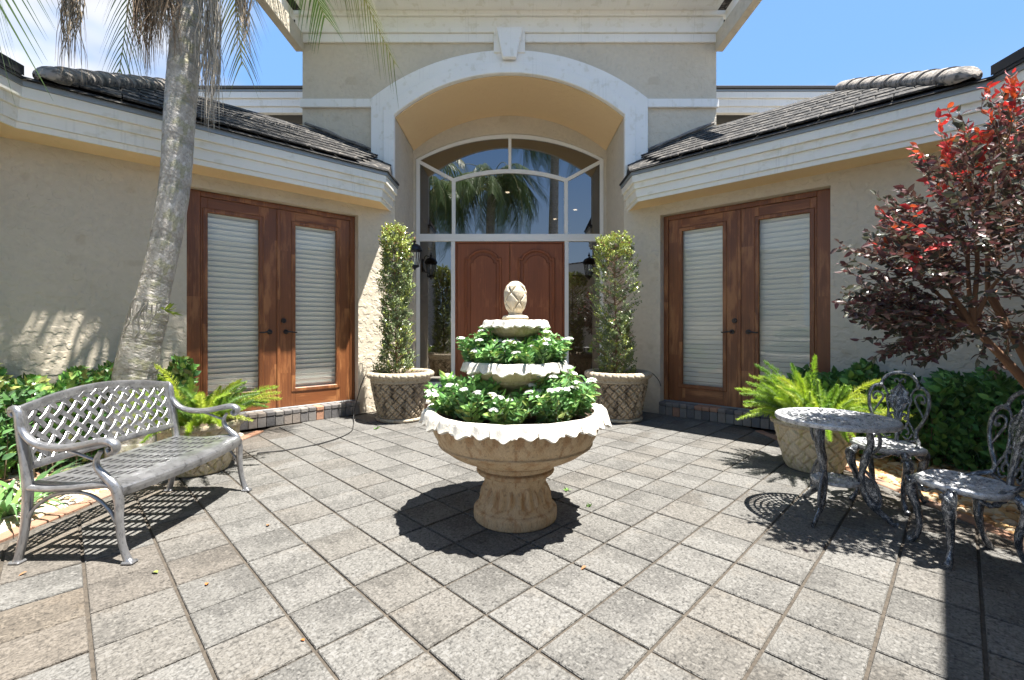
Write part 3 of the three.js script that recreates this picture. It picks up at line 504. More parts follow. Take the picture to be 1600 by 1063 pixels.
// the wing behind the camera: its roof edge throws the straight shadow at the lower right
{
  const u = [0.688, -0.725], mm = [0.725, 0.688];                    // along and out (x, z)
  const P = (t, k, y) => [u[0] * t + mm[0] * k, y, u[1] * t + mm[1] * k];
  const slab = (t0, t1, k0, k1, y0, y1) => tri([[P(t0, k0, y0), P(t1, k0, y0), P(t1, k0, y1), P(t0, k0, y1)], [P(t1, k1, y0), P(t0, k1, y0), P(t0, k1, y1), P(t1, k1, y1)], [P(t0, k1, y0), P(t0, k0, y0), P(t0, k0, y1), P(t0, k1, y1)], [P(t1, k0, y0), P(t1, k1, y0), P(t1, k1, y1), P(t1, k0, y1)], [P(t0, k0, y1), P(t1, k0, y1), P(t1, k1, y1), P(t0, k1, y1)], [P(t0, k1, y0), P(t1, k1, y0), P(t1, k0, y0), P(t0, k0, y0)]]);
  const w = thing('garden_wing', 'low white wing of the house behind the camera', 'house wing');
  part('fascia_board', slab(-2.6, 3.95, 0.93, 1.0, 3.0, 3.4), M.paint, w); part('roof', slab(-2.6, 3.95, 1.002, 4.2, 3.32, 3.46), M.roof, w); part('wall', slab(-2.6, 3.3, 1.5, 4.0, 0, 3.318), M.stucco, w);
}

// ============================================================ GROUND
struct('ground', (() => { const g = new THREE.PlaneGeometry(400, 400); g.rotateX(-Math.PI / 2); g.translate(0, -0.06, 0); return boxUV(g); })(), M.lawn);
const PX = 2.93;                                            // half width of the paved court
const patio = struct('patio', (() => { const g = new THREE.PlaneGeometry(2 * PX + 0.1, 12); g.rotateX(-Math.PI / 2); g.translate(-0.03, -0.010, -2.5); return boxUV(g); })(), M.joint);
{
  const r = rng(11), p = 0.3046, hd = p / Math.SQRT2, ox = 0.1016, oz = -2.170, gap = 0.0066, list = [];
  const half = p / 2 - gap, shape = (k) => { const cut = 0.0045, y0 = -0.034, q = [], A = [[-half, -half], [half, -half], [half, half], [-half, half]], S = 0.978; const top = A.map(([x, z]) => [x * S + 0.0012 * (h2(k, x > 0, 5) - 0.5), 0, z * S + 0.0012 * (h2(k, z > 0, 6) - 0.5)]), mid = A.map(([x, z]) => [x, -cut, z]), bot = A.map(([x, z]) => [x, y0, z]); q.push([top[3], top[2], top[1], top[0]]); for (let i = 0; i < 4; i++) { const j = (i + 1) % 4; q.push([mid[i], top[i], top[j], mid[j]], [bot[i], mid[i], mid[j], bot[j]]); } return boxUV(tri(q), 1, k * 0.37, k * 0.23); };
  const shapes = [...Array(10).keys()].map(shape);
  for (let i = -60; i < 60; i++) for (let j = -60; j < 60; j++) {
    // joint crossings lie on the diagonal lattice; the paver centres half way between
    const x = ox + (i - j) * hd, z = oz + hd + (i + j) * hd;   // centre
    if (z < -6.9 || z > 2.6) continue;
    if (Math.abs(x + 0.03) > PX + 0.1) continue;
    const vl = sT * x + cT * z - cA, vr = -sT * (x - 2 * X0) + cT * z - cA; if (vl < -0.05 || vr < -0.05) continue;
    list.push([x, z, Math.hypot(x, z), z < -1.2 && Math.abs(x) < 1.22 * -z + 0.3]);
  }
  list.sort((a, b) => a[2] - b[2]);
  let shown = 0; const rest = [];
  const clipShape = x => {   // pavers cut at the border
    return null;
  };
  for (const [x, z, d, vis] of list) {
    const y = 0.0035 * (r() - 0.5), tl = 0.006, edge = (x < -2.5 && r() < 0.75) || (x > 2.6 && r() < 0.5) || (x < -1.5 && z > -2.7 && r() < 0.3), mat = edge ? paverBrown[Math.floor(r() * 3)] : paverM[Math.floor(r() * 4.3)];
    _o.position.set(x, y, z); _o.rotation.set(tl * (r() - 0.5), Math.PI / 4 + 0.008 * (r() - 0.5), tl * (r() - 0.5)); _o.scale.set(1, 1, 1); _o.updateMatrix();
    const over = Math.abs(x + 0.03) + hd - PX;
    if (vis && shown < 300) {
      let g = shapes[Math.floor(r() * 10)];
      if (over > 0.003) { // trim to the border line, in local axes
        const t = g.clone(), pa = t.attributes.position, inv = _o.matrix.clone().invert(), s = Math.sign(x + 0.03), lim = -0.03 + s * PX, v = V(0, 0, 0);
        for (let k = 0; k < pa.count; k++) { v.fromBufferAttribute(pa, k).applyMatrix4(_o.matrix); if (s * (v.x - lim) > 0) v.x = lim; v.applyMatrix4(inv); pa.setXYZ(k, v.x, v.y, v.z); } g = t; if (over > 2 * hd - 0.02) continue;
      }
      const m = part('paver', g, mat, patio); m.applyMatrix4(_o.matrix); shown++;
    } else if (over < 0.003) rest.push(_o.matrix.clone());
  }
  copies('pavers', shapes[0], paverM[1], rest, patio);
  console.log('pavers', shown, rest.length);
  // terracotta brick edging along both planting beds
  const bl = 0.20, bwid = 0.095;
  for (const s of [-1, 1]) {
    const x = -0.03 + s * (PX + 0.055), e = struct('brick_edging', (() => { const g = bxr(x - 0.05, x + 0.05, -0.05, -0.012, -5.15, 0.5, 0); return g; })(), M.joint);
    const gs = [0, 1, 2].map(k => boxUV(cbox(bwid, 0.07, bl - 0.008, 0.007), 1, k * 0.2, k * 0.3));
    for (let i = 0; i < 23; i++) { const m = part('brick', gs[i % 3], terraM[Math.floor(r() * 4)], e); m.position.set(x + 0.006 * (r() - 0.5), -0.028 + 0.006 * r(), -0.8 - (i + 0.5) * bl); m.rotation.set(0.02 * (r() - 0.5), 0.03 * (r() - 0.5), 0.03 * (r() - 0.5)); }
  }
}
// planting beds with river pebbles
for (const s of [-1, 1]) {
  const r = rng(s < 0 ? 21 : 22), x0 = -0.03 + s * (PX + 0.105), xw = s < 0 ? -5.2 : 5.2, w = Math.abs(xw - x0);
  struct('planting_bed', (() => { const g = new THREE.PlaneGeometry(w, 7); g.rotateX(-Math.PI / 2); g.translate((x0 + xw) / 2, -0.03, -2.6); return boxUV(g); })(), M.soil);
  const list = [], col = [], g = new THREE.IcosahedronGeometry(1, 1);
  { const p = g.attributes.position; for (let i = 0; i < p.count; i++) { const x = p.getX(i), y = p.getY(i), z = p.getZ(i), k = 1 + 0.16 * Math.sin(3 * x + 1) * Math.cos(2.5 * z); p.setXYZ(i, x * k, y * k, z * k); } g.computeVertexNormals(); }
  for (let i = 0; i < 5200; i++) {
    const near = r(), x = x0 + s * (0.02 + Math.pow(near, 1.5) * 1.25), z = -1.6 - r() * 3.6, a = 0.017 + 0.018 * r() * r() + 0.008 * r();
    _o.position.set(x, -0.022 + 0.03 * r(), z); _o.rotation.set(0.5 * (r() - 0.5), r() * 6.3, 0.5 * (r() - 0.5)); _o.scale.set(a * (1 + 0.7 * r()), a * (0.45 + 0.25 * r()), a * (0.9 + 0.3 * r())); _o.updateMatrix(); list.push(_o.matrix.clone());
    const k = r(); col.push(s < 0 ? (k < 0.55 ? C(0.48, 0.44, 0.38) : k < 0.8 ? C(0.40, 0.30, 0.20) : C(0.34, 0.19, 0.11)) : (k < 0.4 ? C(0.44, 0.35, 0.24) : k < 0.8 ? C(0.40, 0.25, 0.11) : C(0.34, 0.17, 0.065)));  // right pebbles: tone of the shaded bed painted into the amber
  }
  const st = copies('gravel', g, M.flesh, list, scene, col); st.name = numbered('gravel'); st.userData.label = s < 0 ? 'white and tan river pebbles in the left planting bed' : 'river pebbles in the right planting bed, shade tone painted into their tan and amber'; st.userData.category = 'gravel';
}

// ============================================================ FOUNTAIN
const FX = 0.022, FZ = -2.98;
const fountain = thing('fountain', 'three tiered cast stone fountain used as a planter, egg finial on top', 'fountain', [FX, 0, FZ]);
{
  const relief = (a, y) => { // drooping leaves in low relief round the pedestal
    if (y < 0.105 || y > 0.245) return 0;
    const t = (y - 0.105) / 0.14, k = a * 8 / (2 * Math.PI), f = Math.abs(((k % 1) + 1) % 1 - 0.5) * 2, w = 0.35 + 0.6 * Math.sin(Math.PI * clamp(t * 0.9 + 0.1));
    const leaf = sst(w, w - 0.25, f) * (0.55 + 0.45 * Math.cos(f * 9)) * sst(0, 0.12, t) * sst(1, 0.8, t); const curl = 0.4 * sst(0.75, 0.9, t) * sst(1, 0.95, t);
    return 0.030 * leaf + 0.014 * curl * (1 - f) - 0.004 + 0.006 * fbm(((a / 6.2832) % 1 + 1) % 1, y, 20, 3, 4);
  };
  part('pedestal', lathe([[0.001, 0], [0.262, 0.001], [0.272, 0.008], [0.274, 0.03], [0.273, 0.066], [0.264, 0.077], [0.252, 0.082], [0.246, 0.09], [0.243, 0.098], [0.226, 0.12], [0.210, 0.145], [0.200, 0.18], [0.196, 0.215], [0.197, 0.238], [0.202, 0.252], [0.206, 0.262], [0.206, 0.285], [0.215, 0.29], [0.232, 0.292], [0.248, 0.299], [0.256, 0.31], [0.252, 0.323], [0.238, 0.331], [0.232, 0.336], [0.243, 0.338], [0.262, 0.345], [0.273, 0.358], [0.276, 0.372], [0.270, 0.384]], 160, 4, 1.2, relief, 4), M.fountain, fountain);
  part('bowl', lathe([[0.270, 0.3845], [0.30, 0.390], [0.335, 0.398], [0.385, 0.416], [0.43, 0.440], [0.468, 0.468], [0.485, 0.482], [0.497, 0.488], [0.504, 0.498], [0.497, 0.506], [0.508, 0.525], [0.526, 0.556], [0.540, 0.59], [0.550, 0.625], [0.556, 0.655], [0.562, 0.672], [0.558, 0.690], [0.542, 0.697], [0.524, 0.690], [0.514, 0.67], [0.50, 0.62], [0.40, 0.60], [0.001, 0.60]], 120, 6, 1.5, (a, y, r) => y > 0.39 && y < 0.43 ? 0.004 * sst(0.2, 0.0, Math.abs(((a * 40 / 6.2832) % 1 + 1) % 1 - 0.5)) * -1 : 0, 3), M.fountain, fountain);
  part('column', lathe([[0.13, 0.601], [0.12, 0.63], [0.10, 0.70], [0.095, 0.78], [0.11, 0.83], [0.14, 0.845]], 40, 2, 1, null, 2), M.bowl, fountain);
  part('middle_bowl', lathe([[0.14, 0.8455], [0.165, 0.850], [0.20, 0.864], [0.245, 0.888], [0.255, 0.893], [0.262, 0.902], [0.258, 0.91], [0.278, 0.925], [0.298, 0.952], [0.310, 0.98], [0.314, 0.996], [0.306, 1.004], [0.294, 0.999], [0.285, 0.97], [0.001, 0.965]], 90, 4, 1, null, 3), M.bowl, fountain);
  part('column', lathe([[0.09, 0.966], [0.075, 1.0], [0.065, 1.08], [0.07, 1.15], [0.09, 1.175]], 32, 1.5, 1, null, 2), M.bowl, fountain);
  part('top_bowl', lathe([[0.09, 1.1755], [0.12, 1.183], [0.155, 1.205], [0.172, 1.232], [0.182, 1.262], [0.176, 1.272], [0.165, 1.268], [0.16, 1.25], [0.001, 1.245]], 70, 3, 1, null, 3), M.bowl, fountain);
  // carved leaves lying over the three rims
  const leaf = (R, y, w, drop, out, lobes) => {
    const f = (u, v, thick) => {   // a broad leaf folded over the lip, its lower edge cut into rounded lobes
      const q = (u - 0.5) * 2, cs = Math.cos(q * Math.PI * lobes), edge = (0.90 + 0.10 * Math.sqrt(Math.max(0, 1 - 0.96 * q * q))) * (0.935 + 0.065 * cs), t = v * edge, ww = w * q * (0.62 + 0.42 * Math.sin(Math.PI * clamp(0.10 + 0.62 * v))) ;
      let rad, yy;
      if (t < 0.3) { const k = t / 0.3; rad = R - 0.045 + 0.05 * k; yy = y + 0.014 * Math.sin(k * 1.6); } else { const k = (t - 0.3) / 0.7; rad = R + 0.005 + out * Math.pow(k, 0.6) + 0.026 * k * k * k; yy = y + 0.014 - drop * Math.pow(k, 1.4); }
      const lift = (0.012 * (0.5 + 0.5 * cs) * sst(0.1, 0.7, v) + 0.012 * (1 - q * q)) * Math.sin(Math.PI * clamp(0.15 + 0.75 * v)) + thick; rad += lift; yy += lift * 0.5;
      const th = ww / R; return [rad * Math.sin(th), yy, rad * Math.cos(th)];
    };
    const top = grid(40, 10, (u, v) => f(u, v, 0.006), false, 0.4, 0.3), e1 = grid(40, 1, (u, v) => f(u, 1, v ? -0.012 : 0.006), false, 0.4, 0.05), e2 = grid(12, 1, (u, v) => f(0, u, v ? -0.012 : 0.006), false, 0.3, 0.05), e3 = grid(12, 1, (u, v) => f(1, u, v ? -0.012 : 0.006), false, 0.3, 0.05);
    return merge([top, e1, e2, e3]);
  };
  const rng1 = rng(31);
  const rim = (R, y, n, w, drop, out, parentName) => {
    const big = leaf(R, y, w, drop, out, 2.5), small = leaf(R + 0.008, y - 0.004, w * 0.55, drop * 1.08, out * 1.25, 1.5);
    for (let i = 0; i < n; i++) for (const k of [0, 1]) { const m = part('rim_leaf', k ? small : big, M.acanthus, fountain); m.rotation.y = (i + k * 0.5) / n * 2 * Math.PI + 0.12 + 0.03 * (rng1() - 0.5); const s = 1 + 0.03 * (rng1() - 0.5); m.scale.set(1, 1, 1); m.position.y = 0.004 * (rng1() - 0.5); }
  };
  rim(0.548, 0.698, 14, 0.128, 0.076, 0.022); rim(0.292, 1.002, 9, 0.108, 0.058, 0.018); rim(0.166, 1.268, 8, 0.070, 0.042, 0.014);
  part('finial_base', lathe([[0.05, 1.2455], [0.05, 1.29], [0.085, 1.295], [0.088, 1.306], [0.078, 1.318], [0.05, 1.323], [0.046, 1.332]], 40, 1, 0.3, null, 3), M.finial, fountain);
  const pine = (a, y) => { const t = clamp((y - 1.345) / 0.19), k = a * 4 / 6.2832, p = k + t * 1.5 + 0.25, q = k - t * 1.5 + 0.25, fp = Math.abs(((p % 1) + 1) % 1 - 0.5) * 2, fq = Math.abs(((q % 1) + 1) % 1 - 0.5) * 2, e = Math.max(fp, fq); return (0.006 - 0.012 * sst(0.84, 0.98, e) + 0.004 * (1 - e)) * sst(0, 0.1, t) * sst(1.0, 0.86, t); };
  part('finial', lathe([[0.045, 1.3325], [0.052, 1.345], [0.066, 1.375], [0.074, 1.41], [0.077, 1.445], [0.073, 1.48], [0.062, 1.512], [0.046, 1.533], [0.026, 1.545], [0.001, 1.548]].map(([a, b]) => [a * 0.90, b]), 120, 1.4, 0.6, pine, 8), M.finial, fountain);
  for (const [r, y] of [[0.512, 0.655], [0.285, 0.985]]) { const g = new THREE.CircleGeometry(r, 40); g.rotateX(-Math.PI / 2); g.translate(0, y, 0); part('potting_soil', g, M.soil, fountain); }
}
// white-flowered bedding plants in the two lower tiers
const leafBroad = leafGeo(0.054, 0.020, 0.35, 0.8, 4);
function floret() { const q = []; for (let i = 0; i < 5; i++) { const a = i / 5 * 6.283, c = Math.cos(a), s = Math.sin(a), d = 0.45; q.push([[0, 0, 0], [Math.cos(a - d) * 0.007, 0.002, Math.sin(a - d) * 0.007], [c * 0.010, 0.001, s * 0.010], [Math.cos(a + d) * 0.007, 0.002, Math.sin(a + d) * 0.007]]); } return tri(q); }
const floretG = floret();
function makeFlowerPlant(seed, label, R, H, nS, nF) {
  const r = rng(seed), t = thing('flowering_plant', label, 'flowering plant', [0, 0, 0], 0, 'white flowered plants in the fountain tiers');
  const L = [], col = [], stems = [], F = [];
  for (let i = 0; i < nS; i++) {
    const a = r() * 6.283, d = R * Math.sqrt(r()), h = H * (0.55 + 0.5 * r()) * (1 - 0.35 * d / R), x = d * Math.cos(a), z = d * Math.sin(a), b = V(x * 0.35, 0, z * 0.35), e = V(x, h, z);
    stems.push(sweep([b, b.clone().lerp(e, 0.5).add(V(0, 0.02, 0)), e], [0.003, 0.0022, 0.0015], 4, 4));
    for (let k = 0; k < 30; k++) { const q = 0.10 + 0.92 * k / 29, p = b.clone().lerp(e, Math.min(1, q)), an = k * 2.4 + r(), dir = V(Math.cos(an), 0.35 + 0.5 * (r() - 0.5), Math.sin(an)); L.push(mat4(p.x, p.y, p.z, dir, r() - 0.5, 0.75 + 0.6 * r())); const g = 0.5 + 0.5 * q + 0.3 * (r() - 0.5); col.push(r() < 0.12 ? C(0.30 * g, 0.40 * g, 0.08 * g) : r() < 0.4 ? C(0.18 * g, 0.38 * g, 0.07 * g) : C(0.095 * g, 0.26 * g, 0.055 * g)); }
    if (i < nF) for (let k = 0; k < 20; k++) { const an = r() * 6.283, rr = 0.030 * Math.sqrt(r()); F.push(mat4(e.x + rr * Math.cos(an), e.y + 0.014 + 0.012 * (1 - rr / 0.030), e.z + rr * Math.sin(an), V(Math.cos(an) * rr * 40, 1, Math.sin(an) * rr * 40 ), r() * 6, 0.9 + 0.5 * r())); }
  }
  part('stem', merge(stems), M.stem, t); copies('foliage', leafBroad, M.leaf, L, t, col); copies('flower_cluster', floretG, M.petal, F, t); return t;
}
{
  const big = makeFlowerPlant(41, 'white flowering plant at the left front of the fountain\'s lowest tier', 0.18, 0.35, 25, 10), sm2 = makeFlowerPlant(42, 'short white flowering plant at the front middle of the fountain\'s lowest tier', 0.17, 0.26, 22, 9);
  const put = (o, a, d, y, rot, s = 1) => { o.position.set(FX + d * Math.sin(a), y, FZ + d * Math.cos(a)); o.rotation.y = rot; o.scale.set(s, s * (y > 0.8 ? 0.86 : 0.96), s); return o; };
  const low = 0.655, mid = 0.985;
  put(big, -0.85, 0.33, low, 0.3); put(sm2, -0.12, 0.33, low, 1.1);
  put(copy(big, 'white flowering plant at the right front of the fountain\'s lowest tier'), 0.72, 0.34, low, 2.2, 1.02);
  put(copy(sm2, 'flowering plant at the far left edge of the fountain\'s lowest tier, beside the left urn'), -1.55, 0.35, low, 3.3, 1.25);
  put(copy(big, 'tall white flowering plant at the right edge of the fountain\'s lowest tier'), 1.42, 0.35, low, 4.0, 1.05);
  put(copy(sm2, 'flowering plant behind the column in the lowest tier, towards the left'), -2.5, 0.36, low, 5.0); put(copy(big, 'flowering plant behind the column in the lowest tier, towards the right'), 2.5, 0.36, low, 1.9);
  put(copy(big, 'white flowering plant hanging over the left rim of the fountain\'s middle tier'), -1.25, 0.22, mid, 0.9, 0.92);
  put(copy(sm2, 'flowering plant at the front left of the fountain\'s middle tier'), -0.5, 0.20, mid, 2.6, 0.95);
  put(copy(sm2, 'flowering plant at the front right of the fountain\'s middle tier'), 0.45, 0.20, mid, 0.2, 0.98);
  put(copy(big, 'white flowering plant hanging over the right rim of the fountain\'s middle tier'), 1.25, 0.21, mid, 3.7, 0.9);
  put(copy(sm2, 'flowering plant at the back left of the fountain\'s middle tier'), -2.4, 0.19, mid, 4.4, 1.0); put(copy(sm2, 'flowering plant at the back right of the fountain\'s middle tier'), 2.4, 0.19, mid, 1.4, 1.0);
}

// ============================================================ URNS
const weave = (n, amp, pitch, ravg) => (a, y) => {  // diagonal basket weave in relief
  const s = a * ravg, A = (s + y) / pitch, B = (s - y) / pitch, i = Math.floor(A), j = Math.floor(B), fa = A - i, fb = B - j;
  const over = ((i + j) % 2 + 2) % 2 === 0, f = over ? fb : fa, g = over ? fa : fb;
  const ridge = 0.62 + 0.38 * Math.abs(Math.sin(f * Math.PI * n)); const edge = sst(0.02, 0.14, f) * sst(0.98, 0.86, f), bend = 0.72 + 0.28 * Math.sin(Math.PI * g);
  return amp * (ridge * edge * bend) - amp * 0.6;
};
function urn(label, p, turn) {
  const t = thing('planter_urn', label, 'planter', p, turn, 'tall woven stone urns by the entrance'), ra = 0.345, k = Math.round(2 * Math.PI * ra / 0.118), pitch = 2 * Math.PI * ra / k;
  const w = weave(2, 0.046, pitch, ra);
  part('basket', lathe([[0.285, 0.045], [0.29, 0.06], [0.31, 0.16], [0.332, 0.27], [0.355, 0.38], [0.374, 0.48], [0.380, 0.515]], 300, 4, 1, (a, y) => w(a, y) * sst(0.045, 0.07, y) * sst(0.515, 0.50, y), 12), M.pot, t);
  part('foot', lathe([[0.001, 0.0], [0.295, 0.001], [0.318, 0.01], [0.322, 0.03], [0.312, 0.046], [0.28, 0.05]], 60, 4, 0.3, a => 0.006 * Math.sin(a * 24), 3), M.potrim, t);
  part('collar', lathe([[0.375, 0.512], [0.392, 0.515], [0.398, 0.53], [0.392, 0.545], [0.398, 0.555], [0.40, 0.57]], 60, 4, 0.3, null, 2), M.potrim, t);
  part('rim', lathe([[0.395, 0.565], [0.425, 0.572], [0.445, 0.592], [0.450, 0.615], [0.440, 0.638], [0.415, 0.652], [0.385, 0.652], [0.362, 0.638], [0.350, 0.61], [0.348, 0.56]], 240, 6, 0.5, (a, y) => { const f = (((a * 30 / 6.2832 + (y - 0.56) * 7) % 1) + 1) % 1; return -0.014 * sst(0.18, 0.0, Math.min(f, 1 - f)); }, 3), M.potrim, t);
  const g = new THREE.CircleGeometry(0.352, 40); g.rotateX(-Math.PI / 2); g.translate(0, 0.60, 0); part('potting_soil', g, M.soil, t); return t;
}
const urnL = urn('woven stone urn left of the entrance step, holding a clipped column shrub', [-1.505, 0, -6.1], 0.4);
copy(urnL, 'woven stone urn right of the entrance step, holding an airy column shrub', [1.432, 0, -6.1], 2.1);
const leafSmall = leafGeo(0.042, 0.024, 0.3, 0.3, 2);
function topiary(label, p, H, R, n, seed, thin) {
  const r = rng(seed), t = thing('topiary_shrub', label, 'shrub', p, 0, 'column shrubs in the urns'), L = [], col = [], tw = [];
  tw.push(sweep([[0, 0, 0], [0.02, H * 0.3, 0.01], [-0.015, H * 0.65, 0], [0, H * 0.97, 0]], [0.016, 0.013, 0.009, 0.003], 12, 6));
  for (let i = 0; i < 130; i++) { const y = H * (0.06 + 0.9 * r()), a = r() * 6.283, l = R * (0.75 + 0.35 * r()) * (y > H * 0.85 ? 0.7 : 1); tw.push(sweep([[0, y - 0.05, 0], [Math.cos(a) * l * 0.5, y, Math.sin(a) * l * 0.5], [Math.cos(a) * l, y + 0.08, Math.sin(a) * l]], [0.004, 0.003, 0.0015], 4, 4)); }
  for (let i = 0; i < n / 7; i++) {   // short sprigs of leaves
    let y = Math.pow(r(), 0.92), a = r() * 6.283; const thinHere = thin && y > 0.42 && y < 0.84; if (thinHere && r() < 0.66) continue;
    const prof = (0.80 + 0.20 * Math.sin(y * 17 + seed) * Math.cos(a * 2 + y * 6) + 0.16 * Math.sin(3 * a + 11 * y) + 0.12 * Math.sin(5 * a - 23 * y)) * sst(1.06, 0.93, y) * (thin ? lerp(0.86, 1.1, y) : lerp(1.05, 0.92, y));
    const d = R * prof * (thinHere ? 0.75 + 0.4 * r() : 0.5 + 0.55 * Math.pow(r(), 0.5)), x = d * Math.cos(a), z = d * Math.sin(a); y *= H;
    const dir = V(Math.cos(a) * 0.75 + 0.7 * (r() - 0.5), 0.45 + 0.9 * (r() - 0.25), Math.sin(a) * 0.75 + 0.7 * (r() - 0.5)).normalize(), l = 0.05 + 0.06 * r(), tone = r(), top = sst(0.60, 0.98, y / H);
    for (let k = 0; k < 8; k++) {
      const e = k / 7, an = k * 2.4 + r(), o = V(Math.cos(an), 0.4, Math.sin(an)).addScaledVector(dir, 0.6);
      L.push(mat4(x + dir.x * l * e, y + dir.y * l * e, z + dir.z * l * e, o, r() * 6.28, 0.55 + 0.5 * r()));
      const g = 0.7 + 0.6 * r(); col.push(r() < 0.012 * (1 + 6 * top) ? C(0.30, 0.14, 0.05) : tone < 0.22 + 0.6 * top ? C(0.34 * g, 0.40 * g, 0.07 * g) : C(0.17 * g, 0.225 * g, 0.085 * g));
    }
  }
  part('branch', merge(tw), M.twig, t); copies('foliage', leafSmall, M.gloss, L, t, col); return t;
}
topiary('dense column shrub rising from the left urn, yellow-green tip', [-1.575, 0.6, -6.1], 1.98, 0.185, 11500, 51, false);
topiary('column shrub in the right urn, thin in the middle with bare twigs showing', [1.395, 0.6, -6.1], 1.84, 0.255, 12500, 52, true);

// ============================================================ WALL LANTERNS
{
  const t = thing('wall_lantern', 'black wall lantern left of the entrance, half behind the column shrub', 'lantern', [X0 - 1.739, 2.46, -7.45], 0, 'lanterns on both sides of the entrance');
  const cx = 0.17, tag6 = (r0, r1, y0, y1, n = 6) => { const q = []; for (let i = 0; i < n; i++) { const a = i / n * 6.283, b = (i + 1) / n * 6.283; q.push([[cx + r0 * Math.cos(a), y0, r0 * Math.sin(a)], [cx + r1 * Math.cos(a), y1, r1 * Math.sin(a)], [cx + r1 * Math.cos(b), y1, r1 * Math.sin(b)], [cx + r0 * Math.cos(b), y0, r0 * Math.sin(b)]]); } return tri(q); };
  const off = g => { g.translate(cx, 0, 0); return g; };
  part('roof', merge([off(lathe([[0.125, 0.05], [0.128, 0.06], [0.118, 0.09], [0.095, 0.125], [0.055, 0.15], [0.02, 0.16]], 24, 1, 0.3, null, 2)), off(lathe([[0.012, 0.158], [0.010, 0.18], [0.026, 0.195], [0.024, 0.21], [0.010, 0.22], [0.014, 0.235], [0.004, 0.262], [0.001, 0.27]], 14, 1, 0.3, null, 2))]), M.black, t);
  const bars = []; for (let i = 0; i < 6; i++) { const a = i / 6 * 6.283; bars.push(sweep([[cx + 0.105 * Math.cos(a), 0.05, 0.105 * Math.sin(a)], [cx + 0.068 * Math.cos(a), -0.2, 0.068 * Math.sin(a)]], [0.008, 0.007], 2, 4)); }
  bars.push(tag6(0.12, 0.12, 0.035, 0.055), tag6(0.076, 0.076, -0.222, -0.198), off(lathe([[0.076, -0.222], [0.05, -0.235], [0.02, -0.25], [0.012, -0.275], [0.001, -0.28]], 14, 1, 0.2, null, 2)));
  part('cage', merge(bars), M.black, t); part('pane', tag6(0.070, 0.106, -0.2, 0.045), M.pane, t);
  part('bracket', merge([cbox(0.02, 0.26, 0.11, 0.004, 0.011, 0.0, 0), sweep([[0.02, -0.05, 0], [0.06, -0.13, 0], [0.12, -0.13, 0], [cx, -0.225, 0]], [0.010, 0.010, 0.010, 0.009], 12, 6), sweep([[0.02, 0.08, 0], [0.06, 0.19, 0], [0.12, 0.185, 0], [cx, 0.155, 0]], [0.009, 0.009, 0.009, 0.008], 12, 6)]), M.black, t);
  const c = new THREE.CylinderGeometry(0.014, 0.014, 0.12, 10); c.translate(cx, -0.13, 0); part('candle', c, M.paint, t);
  copy(t, 'black wall lantern right of the entrance, its lower half hidden by the airy shrub', [X0 + 1.739, 2.46, -7.45], Math.PI);
}

// ============================================================ PERFORATED CASTINGS
// cells of a plate: xs, zs grid lines, hole(i, j), map(u, v, top) -> point
function gridPlate(us, vs, hole, map, fine = 1) {
  const q = [], T = (u, v) => map(u, v, 1), B = (u, v) => map(u, v, 0), nu = us.length - 1, nv = vs.length - 1, solid = (i, j) => i >= 0 && j >= 0 && i < nu && j < nv && !hole(i, j);
  for (let i = 0; i < nu; i++) for (let j = 0; j < nv; j++) {
    if (!solid(i, j)) continue; const [a, b, c, d] = [us[i], us[i + 1], vs[j], vs[j + 1]];
    q.push([T(a, c), T(a, d), T(b, d), T(b, c)], [B(a, c), B(b, c), B(b, d), B(a, d)]);
    if (!solid(i - 1, j)) q.push([T(a, c), B(a, c), B(a, d), T(a, d)]); if (!solid(i + 1, j)) q.push([T(b, d), B(b, d), B(b, c), T(b, c)]);
    if (!solid(i, j - 1)) q.push([T(b, c), B(b, c), B(a, c), T(a, c)]); if (!solid(i, j + 1)) q.push([T(a, d), B(a, d), B(b, d), T(b, d)]);
  }
  return tri(q);
}

